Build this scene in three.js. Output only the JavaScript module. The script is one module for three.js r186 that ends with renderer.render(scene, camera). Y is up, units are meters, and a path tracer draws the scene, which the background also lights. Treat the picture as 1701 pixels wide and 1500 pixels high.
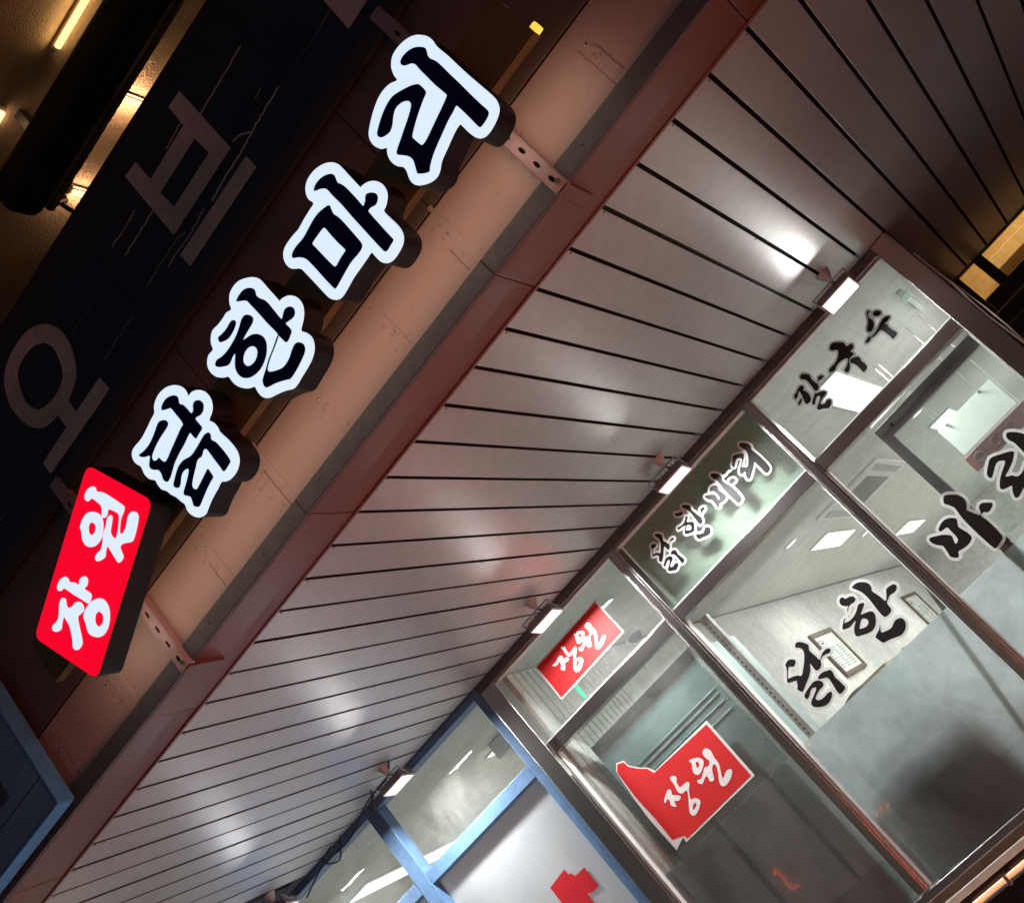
import * as THREE from 'three';
import { RoundedBoxGeometry } from 'three/addons/geometries/RoundedBoxGeometry.js';
import { mergeGeometries } from 'three/addons/utils/BufferGeometryUtils.js';
import { RectAreaLightUniformsLib } from 'three/addons/lights/RectAreaLightUniformsLib.js';

// ---------------------------------------------------------------- camera, sky, sun, exposure
RectAreaLightUniformsLib.init();
const scene = new THREE.Scene();
const camera = new THREE.PerspectiveCamera(40.9, 1024 / 902, 0.05, 200);
camera.position.set(0, 1.55, 4.8);
camera.up.set(0.72812, 0.68489, 0.02753);               // the phone is held tilted
camera.lookAt(-0.31088, 1.55 + 0.36576, 4.8 - 0.87725);
const renderer = new THREE.WebGLRenderer({ antialias: true });
renderer.toneMapping = THREE.LinearToneMapping;
renderer.toneMappingExposure = 1;
renderer.shadowMap.enabled = true;

// a city night: one even, very dark sky with the glow of the town
const skyPixels = new Float32Array(64 * 32 * 4);
for (let j = 0; j < 32; j++) for (let i = 0; i < 64; i++) skyPixels.set([0.030, 0.027, 0.038, 1], (j * 64 + i) * 4);
const sky = new THREE.DataTexture(skyPixels, 64, 32, THREE.RGBAFormat, THREE.FloatType);
sky.mapping = THREE.EquirectangularReflectionMapping;
sky.magFilter = THREE.LinearFilter;
sky.needsUpdate = true;
scene.background = sky;
scene.environment = sky;
const night = new THREE.DirectionalLight(0xcfd8ff, 0.012);
night.position.set(-6, 14, 9);
night.castShadow = true;
Object.assign(night.shadow.camera, { left: -12, right: 12, top: 12, bottom: -12, far: 60 });
scene.add(night);

// ---------------------------------------------------------------- helpers
let seed = 20231;
const rnd = () => { seed = (seed * 1664525 + 1013904223) >>> 0; return seed / 4294967296; };
const rr = (a, b) => a + (b - a) * rnd();
const lin = (r, g, b) => new THREE.Color().setRGB(r, g, b);
const taken = {};
function numbered(name) { const n = taken[name] = (taken[name] ?? -1) + 1; return n ? `${name}_${String(n).padStart(3, '0')}` : name; }
function tag(o, label, category, group) { o.userData.label = label; o.userData.category = category; if (group) o.userData.group = group; return o; }
function thing(name, label, category, pos = [0, 0, 0], group) {
  const o = new THREE.Group(); o.name = numbered(name); o.position.set(...pos); scene.add(o); return tag(o, label, category, group);
}
function mesh(name, geo, mat, parent = scene) {
  const m = new THREE.Mesh(geo, mat); m.name = parent === scene ? numbered(name) : name; m.castShadow = m.receiveShadow = true; parent.add(m); return m;
}
function structure(name, geo, mat) { const m = mesh(name, geo, mat); m.userData.kind = 'structure'; return m; }
function metreUV(g) {                                      // texture coordinates in metres, by the way each face points
  if (g.index) g = g.toNonIndexed();
  const p = g.attributes.position, n = g.attributes.normal, uv = new Float32Array(p.count * 2);
  for (let i = 0; i < p.count; i++) {
    const ax = Math.abs(n.getX(i)), ay = Math.abs(n.getY(i)), az = Math.abs(n.getZ(i));
    const [u, v] = ax > ay && ax > az ? [p.getZ(i), p.getY(i)] : ay > az ? [p.getX(i), p.getZ(i)] : [p.getX(i), p.getY(i)];
    uv[2 * i] = u; uv[2 * i + 1] = v;
  }
  g.setAttribute('uv', new THREE.BufferAttribute(uv, 2));
  return g;
}
const bx = (x0, x1, y0, y1, z0, z1) => metreUV(new THREE.BoxGeometry(x1 - x0, y1 - y0, z1 - z0).translate((x0 + x1) / 2, (y0 + y1) / 2, (z0 + z1) / 2));
const rb = (x0, x1, y0, y1, z0, z1, r = 0.004) => metreUV(new RoundedBoxGeometry(x1 - x0, y1 - y0, z1 - z0, 2, r).translate((x0 + x1) / 2, (y0 + y1) / 2, (z0 + z1) / 2));
const merge = list => mergeGeometries(list.map(g => g.index ? g.toNonIndexed() : g));
function tube(pts, r = 0.004, n = 40, radial = 8) { return new THREE.TubeGeometry(new THREE.CatmullRomCurve3(pts.map(p => new THREE.Vector3(...p))), n, r, radial); }
function rod(a, b, r, seg = 8) {
  const A = new THREE.Vector3(...a), B = new THREE.Vector3(...b), d = B.clone().sub(A);
  const g = new THREE.CylinderGeometry(r, r, d.length(), seg);
  g.applyQuaternion(new THREE.Quaternion().setFromUnitVectors(new THREE.Vector3(0, 1, 0), d.normalize()));
  return g.translate((A.x + B.x) / 2, (A.y + B.y) / 2, (A.z + B.z) / 2);
}
// outlines: closed loops of [x, y] in metres on an upright plane
function round(l, n = 3) {
  const m = l.length, out = [];
  for (let i = 0; i < m; i++) {
    const [a, b, c, d] = [l[(i + m - 1) % m], l[i], l[(i + 1) % m], l[(i + 2) % m]];
    for (let j = 0; j < n; j++) {
      const t = j / n, f = k => 0.5 * (2 * b[k] + (c[k] - a[k]) * t + (2 * a[k] - 5 * b[k] + 4 * c[k] - d[k]) * t * t + (3 * b[k] - a[k] - 3 * c[k] + d[k]) * t ** 3);
      out.push([f(0), f(1)]);
    }
  }
  return out;
}
function toShape([outer, ...holes], smooth) {
  const v = l => (smooth ? round(l) : l).map(([x, y]) => new THREE.Vector2(x, y));
  const s = new THREE.Shape(v(outer));
  for (const h of holes) s.holes.push(new THREE.Path(v(h)));
  return s;
}
const slab = (loops, smooth, z, depth) => new THREE.ExtrudeGeometry(toShape(loops, smooth), { depth, bevelEnabled: false, curveSegments: 1 }).translate(0, 0, z);

// ---------------------------------------------------------------- textures (grain, wear, print)
function grid(n, cells, sd) {                                // tileable value noise
  let s = sd >>> 0; const r = () => { s = (s * 1664525 + 1013904223) >>> 0; return s / 4294967296; };
  const [cx, cy] = cells, lat = Array.from({ length: cx * cy }, r), out = new Float32Array(n * n), sm = t => t * t * (3 - 2 * t);
  for (let j = 0; j < n; j++) for (let i = 0; i < n; i++) {
    const x = i / n * cx, y = j / n * cy, a = Math.floor(x), b = Math.floor(y), u = sm(x - a), v = sm(y - b);
    const L = (p, q) => lat[(q % cy) * cx + p % cx];
    out[j * n + i] = (L(a, b) * (1 - u) + L(a + 1, b) * u) * (1 - v) + (L(a, b + 1) * (1 - u) + L(a + 1, b + 1) * u) * v;
  }
  return out;
}
function noiseMap(n, layers, lo, hi, sd, repeat) {           // grey levels lo..hi
  const sum = new Float32Array(n * n); let w = 0;
  layers.forEach(([cx, cy, k], i) => { const g = grid(n, [cx, cy], sd + i * 977); for (let q = 0; q < sum.length; q++) sum[q] += g[q] * k; w += k; });
  const d = new Uint8Array(n * n * 4);
  for (let q = 0; q < sum.length; q++) { const v = Math.max(0, Math.min(255, 255 * (lo + (hi - lo) * (0.5 + (sum[q] / w - 0.5) * 1.8)))); d.set([v, v, v, 255], q * 4); }
  const t = new THREE.DataTexture(d, n, n); t.wrapS = t.wrapT = THREE.RepeatWrapping; t.magFilter = THREE.LinearFilter; t.minFilter = THREE.LinearMipmapLinearFilter;
  if (repeat) t.repeat.set(...repeat); t.needsUpdate = true; return t;
}
const grain = noiseMap(512, [[6, 6, 1], [31, 31, 1], [128, 128, 1.2]], 0.72, 1.0, 11, [0.7, 0.7]);
const speck = noiseMap(512, [[256, 256, 1], [100, 100, 0.6], [9, 9, 0.8]], 0.78, 1.0, 23, [1.3, 1.3]);
const smear = noiseMap(512, [[5, 40, 1], [17, 130, 0.6], [8, 8, 1]], 0.35, 0.95, 37, [1.1, 1.1]);
const brush = noiseMap(512, [[3, 200, 1], [12, 256, 0.7], [7, 7, 0.8]], 0.4, 1.0, 53, [1.5, 1.5]);
const soft = noiseMap(512, [[7, 7, 1], [40, 40, 0.7], [160, 160, 0.5]], 0.82, 1.0, 41, [0.9, 0.9]);
const ridges = (() => {                                      // fine pressed lines, 6 mm apart
  const n = 256, d = new Uint8Array(n * n * 4), g = grid(n, [40, 40], 71);
  for (let j = 0; j < n; j++) for (let i = 0; i < n; i++) { const v = 127 + 90 * Math.sin(j / n * Math.PI * 2 * 16) + 60 * (g[j * n + i] - 0.5); d.set([v, v, v, 255], (j * n + i) * 4); }
  const t = new THREE.DataTexture(d, n, n); t.wrapS = t.wrapT = THREE.RepeatWrapping; t.magFilter = THREE.LinearFilter; t.minFilter = THREE.LinearMipmapLinearFilter; t.repeat.set(10, 10); t.needsUpdate = true; return t;
})();
const dust = noiseMap(512, [[4, 4, 1], [14, 9, 1], [60, 30, 0.5], [256, 256, 0.35]], 0.955, 0.998, 97, [0.9, 0.9]);   // a thin uneven film of street dust on the panes
const pits = noiseMap(512, [[200, 200, 1], [64, 64, 0.7]], 0, 1, 89, [2.2, 2.2]);

const std = (color, roughness = 0.6, metalness = 0, more = {}) => new THREE.MeshStandardMaterial({ color, roughness, metalness, ...more });
const phys = o => new THREE.MeshPhysicalMaterial(o);
const M = {
  plank: [0.575, 0.56, 0.59].map(v => std(lin(v, v * 0.97, v * 0.955), 0.45, 0.45, { map: soft, roughnessMap: soft })),
  trim: std(lin(0.21, 0.075, 0.06), 0.45, 0.1, { map: soft, roughnessMap: soft }),
  strip: std(lin(0.125, 0.14, 0.165), 0.6, 0.2, { map: grain }),
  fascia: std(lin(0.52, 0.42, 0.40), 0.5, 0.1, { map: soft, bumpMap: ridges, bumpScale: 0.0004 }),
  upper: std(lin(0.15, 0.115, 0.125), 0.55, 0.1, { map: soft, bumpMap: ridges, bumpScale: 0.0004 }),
  black: std(lin(0.012, 0.012, 0.014), 0.5),
  gap: std(lin(0.01, 0.01, 0.01), 0.9),
  shell: std(lin(0.007, 0.007, 0.01), 0.5),
  faceWhite: std(lin(0.8, 0.85, 0.9), 0.5, 0, { emissive: lin(0.66, 0.83, 1.0), emissiveIntensity: 1.0 }),
  faceRed: std(lin(0.7, 0.02, 0.03), 0.4, 0, { emissive: lin(0.93, 0.0, 0.022), emissiveIntensity: 0.95 }),
  navy: phys({ color: lin(0.012, 0.02, 0.06), roughness: 0.35, transmission: 1, thickness: 0, ior: 1.3 }),
  bar: std(lin(0.2, 0.165, 0.06), 0.5, 0.2, { map: grain }),
  pinkZinc: std(lin(0.52, 0.4, 0.44), 0.5, 0.15, { map: grain }),
  steel: std(lin(0.5, 0.49, 0.475), 0.27, 1),
  darkSteel: std(lin(0.16, 0.14, 0.13), 0.3, 0.9),
  glass: phys({ color: lin(0.95, 0.975, 0.965), roughness: 0, metalness: 0, transmission: 1, transmissionMap: dust, thickness: 0, ior: 1.5 }),
  film: phys({ color: lin(0.68, 0.72, 0.73), roughness: 0.9, specularIntensity: 0.15, map: soft, metalness: 0, transmission: 0.95, thickness: 0, ior: 1.4 }),
  filmWhite: phys({ color: lin(0.68, 0.68, 0.73), roughness: 0.95, metalness: 0, transmission: 0.6, thickness: 0, ior: 1.4 }),
  vinylBlack: std(lin(0.006, 0.006, 0.008), 0.55),
  vinylWhite: std(lin(0.78, 0.8, 0.8), 0.6),
  vinylGrey: phys({ color: lin(0.86, 0.88, 0.88), roughness: 0.9, transmission: 0.6, thickness: 0 }),
  vinylDim: phys({ color: lin(0.66, 0.68, 0.68), roughness: 0.9, transmission: 0.6, thickness: 0 }),
  red: std(lin(0.6, 0.018, 0.02), 0.6),
  blue: std(lin(0.1, 0.2, 0.36), 0.45, 0.1, { map: grain }),
  wall: std(lin(0.82, 0.82, 0.79), 0.8, 0, { map: grain }),
  ceiling: std(lin(0.8, 0.81, 0.78), 0.85, 0, { map: speck, bumpMap: pits, bumpScale: 0.001 }),
  floor: std(lin(0.45, 0.42, 0.38), 0.4, 0, { map: grain }),
  board: phys({ color: lin(0.24, 0.32, 0.25), roughness: 0.7 }),
  teal: std(lin(0.3, 0.43, 0.43), 0.4, 0.3, { map: soft, roughnessMap: soft }),
  tan: std(lin(0.46, 0.32, 0.23), 0.8, 0, { map: speck, bumpMap: pits, bumpScale: 0.002 }),
  navyBoard: std(lin(0.008, 0.012, 0.026), 0.25, 0, { map: grain }),
  boardLetter: std(lin(0.85, 0.77, 0.76), 0.7, 0, { map: grain }),
  concrete: std(lin(0.43, 0.425, 0.42), 0.85, 0, { map: grain, bumpMap: pits, bumpScale: 0.002 }),
  asphalt: std(lin(0.05, 0.05, 0.052), 0.9, 0, { map: grain, bumpMap: pits, bumpScale: 0.004 }),
  cup: std(lin(0.5, 0.47, 0.45), 0.5, 0.2),
  cable: std(lin(0.015, 0.015, 0.016), 0.5),
  cableWhite: std(lin(0.7, 0.72, 0.68), 0.5),
  wood: std(lin(0.2, 0.12, 0.09), 0.5, 0, { map: smear }),
  paper: std(lin(0.8, 0.82, 0.8), 0.7),
  card: std(lin(0.42, 0.34, 0.2), 0.8, 0, { map: grain }),
  lampBody: std(lin(0.22, 0.22, 0.23), 0.45, 0.5),
};
const glow = (r, g, b, k) => std(lin(0.8, 0.8, 0.8), 0.5, 0, { emissive: lin(r, g, b), emissiveIntensity: k });
function area(r, g, b, power, w, h, pos, towards) {
  const l = new THREE.RectAreaLight(lin(r, g, b), power, w, h); l.position.set(...pos); l.lookAt(...towards); scene.add(l); return l;
}

// outlines of the writing, closed loops in metres: s = strokes (outer loop, then holes), o = outline around them, m / n = rounded
const GLYPH = {
  signRi: {s:[[[[-0.3619,3.2996],[-0.3639,3.291],[-0.3576,3.2819],[-0.3476,3.2743],[-0.3424,3.2621],[-0.3438,3.2435],[-0.3444,3.2173],[-0.3451,3.1869],[-0.3438,3.1628],[-0.3435,3.1477],[-0.3466,3.1446],[-0.3633,3.1396],[-0.3861,3.1342],[-0.4145,3.1277],[-0.4431,3.1211],[-0.4569,3.1204],[-0.4615,3.1223],[-0.4633,3.1313],[-0.4641,3.1455],[-0.4633,3.1562],[-0.4482,3.1654],[-0.4268,3.1755],[-0.4045,3.1843],[-0.3842,3.1912],[-0.3713,3.1953],[-0.3684,3.2045],[-0.3681,3.2198],[-0.371,3.2277],[-0.3833,3.2394],[-0.4054,3.2527],[-0.4267,3.2627],[-0.4435,3.2639],[-0.4652,3.2604],[-0.486,3.2534],[-0.5078,3.2432],[-0.5154,3.238],[-0.5179,3.2311],[-0.5145,3.2233],[-0.505,3.217],[-0.4909,3.2132],[-0.4767,3.2182],[-0.4663,3.2261],[-0.4532,3.2346],[-0.441,3.2377],[-0.4251,3.2334],[-0.4154,3.2255],[-0.4111,3.2167],[-0.4149,3.2078],[-0.4283,3.1999],[-0.4479,3.1916],[-0.4657,3.1851],[-0.4882,3.1763],[-0.506,3.1698],[-0.5149,3.1642],[-0.5145,3.1571],[-0.507,3.1448],[-0.5005,3.1316],[-0.4996,3.1174],[-0.5071,3.1015],[-0.5136,3.0887],[-0.5103,3.0812],[-0.4997,3.0701],[-0.4914,3.0655],[-0.4822,3.0724],[-0.4609,3.0825],[-0.4351,3.0907],[-0.4086,3.0977],[-0.3821,3.1046],[-0.3622,3.1073],[-0.3472,3.1103],[-0.3452,3.1031],[-0.3449,3.0787],[-0.3455,3.0536],[-0.346,3.0328],[-0.3435,3.0272],[-0.332,3.0262],[-0.3178,3.0279],[-0.3097,3.0317],[-0.3068,3.0406],[-0.3072,3.0583],[-0.307,3.0951],[-0.3058,3.1373],[-0.3055,3.1791],[-0.3047,3.2093],[-0.306,3.2249],[-0.3098,3.2382],[-0.309,3.2496],[-0.3046,3.2569],[-0.3009,3.2661],[-0.3042,3.2756],[-0.3121,3.2873],[-0.3241,3.2972],[-0.3405,3.3029],[-0.3534,3.3034]]]],m:1,o:[[[[-0.2878,3.3002],[-0.279,3.281],[-0.2778,3.263],[-0.281,3.2472],[-0.2807,3.2285],[-0.2796,3.2043],[-0.2801,3.1623],[-0.2796,3.1217],[-0.2782,3.0824],[-0.2774,3.0551],[-0.2789,3.0357],[-0.286,3.02],[-0.2977,3.0106],[-0.3149,3.0047],[-0.3343,3.0018],[-0.3511,3.0036],[-0.3628,3.0124],[-0.3684,3.0273],[-0.3698,3.0464],[-0.3694,3.0631],[-0.3699,3.0742],[-0.3719,3.0751],[-0.3827,3.075],[-0.4045,3.0704],[-0.4254,3.0645],[-0.4455,3.0596],[-0.4606,3.0542],[-0.4735,3.0458],[-0.4878,3.0415],[-0.5053,3.0456],[-0.522,3.057],[-0.5341,3.0708],[-0.5379,3.0843],[-0.5357,3.0986],[-0.5295,3.112],[-0.5267,3.1234],[-0.5286,3.1324],[-0.5352,3.1435],[-0.5381,3.1604],[-0.5353,3.1764],[-0.5283,3.189],[-0.5225,3.1956],[-0.5329,3.2053],[-0.5392,3.2215],[-0.5393,3.2394],[-0.5326,3.2549],[-0.5206,3.2653],[-0.4973,3.2782],[-0.4725,3.2889],[-0.4507,3.2946],[-0.43,3.2948],[-0.4123,3.2899],[-0.3964,3.2799],[-0.3936,3.2928],[-0.3873,3.309],[-0.3767,3.3212],[-0.3631,3.3291],[-0.3454,3.331],[-0.3261,3.3279],[-0.3088,3.3208],[-0.2964,3.3112]]]],n:1},
  signMa: {s:[[[[-0.7157,3.2931],[-0.7156,3.2877],[-0.7054,3.2807],[-0.6959,3.271],[-0.692,3.26],[-0.6925,3.2407],[-0.6916,3.204],[-0.6933,3.1612],[-0.694,3.1196],[-0.6948,3.0785],[-0.6949,3.0464],[-0.6937,3.0337],[-0.6867,3.0306],[-0.673,3.0322],[-0.661,3.034],[-0.6594,3.0415],[-0.659,3.0656],[-0.658,3.1024],[-0.6568,3.1317],[-0.6557,3.1349],[-0.6474,3.135],[-0.6351,3.1288],[-0.6257,3.1301],[-0.6163,3.1372],[-0.615,3.1465],[-0.6197,3.156],[-0.6291,3.1649],[-0.6371,3.1644],[-0.6443,3.1582],[-0.652,3.1546],[-0.6569,3.1551],[-0.6559,3.1772],[-0.6556,3.2063],[-0.656,3.2265],[-0.6589,3.2403],[-0.6622,3.2495],[-0.6592,3.2587],[-0.6559,3.2682],[-0.6585,3.2782],[-0.6695,3.2884],[-0.6839,3.2954],[-0.701,3.2978]]],[[[-0.7145,3.2317],[-0.7178,3.2201],[-0.721,3.2085],[-0.7179,3.1908],[-0.7173,3.1706],[-0.7182,3.1368],[-0.7199,3.1024],[-0.7231,3.0932],[-0.7304,3.0889],[-0.7467,3.0884],[-0.7698,3.0904],[-0.7981,3.0873],[-0.8229,3.0836],[-0.8396,3.0819],[-0.8431,3.0846],[-0.8443,3.1001],[-0.8447,3.1292],[-0.8444,3.1634],[-0.8457,3.1921],[-0.8499,3.2051],[-0.8587,3.218],[-0.8687,3.2277],[-0.8681,3.2336],[-0.8597,3.2388],[-0.8404,3.2403],[-0.8166,3.2378],[-0.7912,3.2412],[-0.766,3.2446],[-0.7453,3.2437],[-0.7254,3.2378]],[[-0.7617,3.2064],[-0.7657,3.2088],[-0.7846,3.2093],[-0.806,3.2088],[-0.8095,3.2054],[-0.8092,3.1894],[-0.8088,3.156],[-0.8077,3.1277],[-0.8059,3.119],[-0.7992,3.1173],[-0.7815,3.1201],[-0.7637,3.121],[-0.7597,3.1237],[-0.761,3.1484],[-0.7611,3.1776],[-0.76,3.1996]]]],m:1,o:[[[[-0.6401,3.2983],[-0.6323,3.283],[-0.6303,3.2642],[-0.6309,3.247],[-0.6313,3.2177],[-0.6315,3.1931],[-0.6297,3.1907],[-0.6213,3.1887],[-0.6091,3.1825],[-0.5978,3.1714],[-0.5907,3.1562],[-0.5897,3.1393],[-0.596,3.1224],[-0.6082,3.1113],[-0.621,3.1047],[-0.6304,3.1015],[-0.631,3.0811],[-0.6297,3.0548],[-0.6319,3.033],[-0.6393,3.018],[-0.6503,3.0093],[-0.6647,3.0049],[-0.6844,3.0033],[-0.6999,3.0058],[-0.7123,3.0155],[-0.7179,3.0299],[-0.7184,3.0474],[-0.7182,3.0612],[-0.7204,3.0631],[-0.7363,3.0621],[-0.7661,3.0613],[-0.7917,3.0606],[-0.8165,3.0569],[-0.8396,3.0548],[-0.8532,3.0581],[-0.8636,3.0687],[-0.8688,3.0824],[-0.8699,3.1045],[-0.8705,3.1377],[-0.8714,3.1753],[-0.8736,3.1947],[-0.8893,3.214],[-0.8934,3.2296],[-0.8905,3.2457],[-0.881,3.2594],[-0.8674,3.2662],[-0.8499,3.268],[-0.8287,3.2671],[-0.8112,3.2647],[-0.7858,3.268],[-0.7596,3.2702],[-0.7402,3.2721],[-0.7421,3.2895],[-0.738,3.3042],[-0.7279,3.3172],[-0.7124,3.3251],[-0.6936,3.3264],[-0.6738,3.3224],[-0.654,3.3121]]]],n:1},
  signHan: {s:[[[[-1.091,3.2644],[-1.0895,3.2575],[-1.0974,3.2511],[-1.1136,3.2467],[-1.131,3.2457],[-1.1451,3.2504],[-1.1576,3.2591],[-1.1577,3.267],[-1.1525,3.2726],[-1.1418,3.27],[-1.123,3.2676],[-1.1046,3.2695],[-1.0962,3.2685]]],[[[-1.0552,3.2423],[-1.0486,3.2306],[-1.0498,3.2203],[-1.0599,3.2149],[-1.0781,3.2129],[-1.0962,3.211],[-1.1064,3.2082],[-1.0947,3.2034],[-1.0787,3.1963],[-1.0663,3.1837],[-1.0603,3.1672],[-1.0638,3.1503],[-1.077,3.1351],[-1.0943,3.1247],[-1.1159,3.1191],[-1.1372,3.1206],[-1.1568,3.1284],[-1.1704,3.1423],[-1.1753,3.1581],[-1.1729,3.1743],[-1.1633,3.1883],[-1.1468,3.2032],[-1.156,3.2048],[-1.1693,3.2009],[-1.1791,3.2005],[-1.1895,3.2066],[-1.2041,3.2202],[-1.2084,3.23],[-1.2043,3.235],[-1.1942,3.237],[-1.1808,3.2315],[-1.1609,3.2279],[-1.1365,3.2287],[-1.1143,3.2321],[-1.0935,3.2388],[-1.0767,3.2463],[-1.0639,3.2475]],[[-1.0989,3.1764],[-1.0937,3.1658],[-1.0972,3.1546],[-1.1076,3.1475],[-1.1199,3.1445],[-1.1332,3.1471],[-1.1423,3.1541],[-1.1448,3.1653],[-1.1398,3.1748],[-1.1278,3.1821],[-1.1124,3.1836]]],[[[-1.0511,3.2923],[-1.0516,3.2871],[-1.0397,3.2759],[-1.0319,3.2653],[-1.0307,3.2483],[-1.0293,3.2135],[-1.0288,3.1781],[-1.0265,3.1449],[-1.0277,3.1348],[-1.0268,3.1225],[-1.026,3.1101],[-1.0247,3.1049],[-1.018,3.1027],[-1.006,3.1058],[-0.9955,3.1105],[-0.9929,3.1208],[-0.9939,3.1352],[-0.9902,3.1366],[-0.9806,3.1329],[-0.9683,3.1298],[-0.9583,3.1331],[-0.9524,3.1432],[-0.9552,3.1535],[-0.9637,3.1605],[-0.9731,3.1622],[-0.985,3.1571],[-0.9942,3.1546],[-0.994,3.1813],[-0.9932,3.2132],[-0.9961,3.2283],[-1.0011,3.239],[-1.0033,3.2526],[-0.9982,3.2622],[-0.9979,3.2716],[-1.0049,3.2828],[-1.0183,3.2924],[-1.0348,3.2945]]],[[[-0.9983,3.0743],[-0.9939,3.0636],[-0.9973,3.0525],[-1.0085,3.045],[-1.0322,3.0388],[-1.0582,3.0349],[-1.0779,3.035],[-1.0919,3.0453],[-1.116,3.0612],[-1.1328,3.0689],[-1.1415,3.076],[-1.141,3.0855],[-1.1347,3.0952],[-1.1193,3.1023],[-1.1082,3.1066],[-1.087,3.1163],[-1.061,3.1242],[-1.0314,3.1347],[-1.0301,3.1316],[-1.0561,3.1223],[-1.0821,3.1145],[-1.1033,3.1047],[-1.1082,3.099],[-1.1054,3.0915],[-1.0918,3.0805],[-1.075,3.0707],[-1.0588,3.0691],[-1.043,3.0716],[-1.0275,3.0781],[-1.0128,3.0817],[-1.0039,3.0796]]]],m:1,o:[[[[-0.9823,3.296],[-0.9717,3.2792],[-0.9689,3.264],[-0.9692,3.2368],[-0.9686,3.2107],[-0.9686,3.1921],[-0.9661,3.1892],[-0.9568,3.1869],[-0.9428,3.1789],[-0.9323,3.1652],[-0.9277,3.1481],[-0.9304,3.1303],[-0.9402,3.1154],[-0.9556,3.1033],[-0.9762,3.0917],[-0.9707,3.0778],[-0.9669,3.0602],[-0.9717,3.0435],[-0.9848,3.0289],[-1.0031,3.0203],[-1.025,3.0158],[-1.0491,3.0136],[-1.0741,3.0106],[-1.0894,3.0129],[-1.1095,3.028],[-1.1324,3.0406],[-1.1503,3.0495],[-1.1613,3.0609],[-1.166,3.0742],[-1.1655,3.0905],[-1.1637,3.1035],[-1.1771,3.1129],[-1.1898,3.1278],[-1.1987,3.1465],[-1.2014,3.1646],[-1.2009,3.1813],[-1.2134,3.1923],[-1.2256,3.2083],[-1.2309,3.2266],[-1.2296,3.2445],[-1.22,3.2588],[-1.2048,3.2667],[-1.1868,3.2655],[-1.1799,3.2809],[-1.1671,3.2936],[-1.1522,3.2998],[-1.1322,3.296],[-1.1115,3.2953],[-1.094,3.2962],[-1.079,3.2902],[-1.0722,3.3038],[-1.06,3.3169],[-1.0455,3.3233],[-1.0242,3.3234],[-1.0045,3.3152]]]],n:1},
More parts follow.
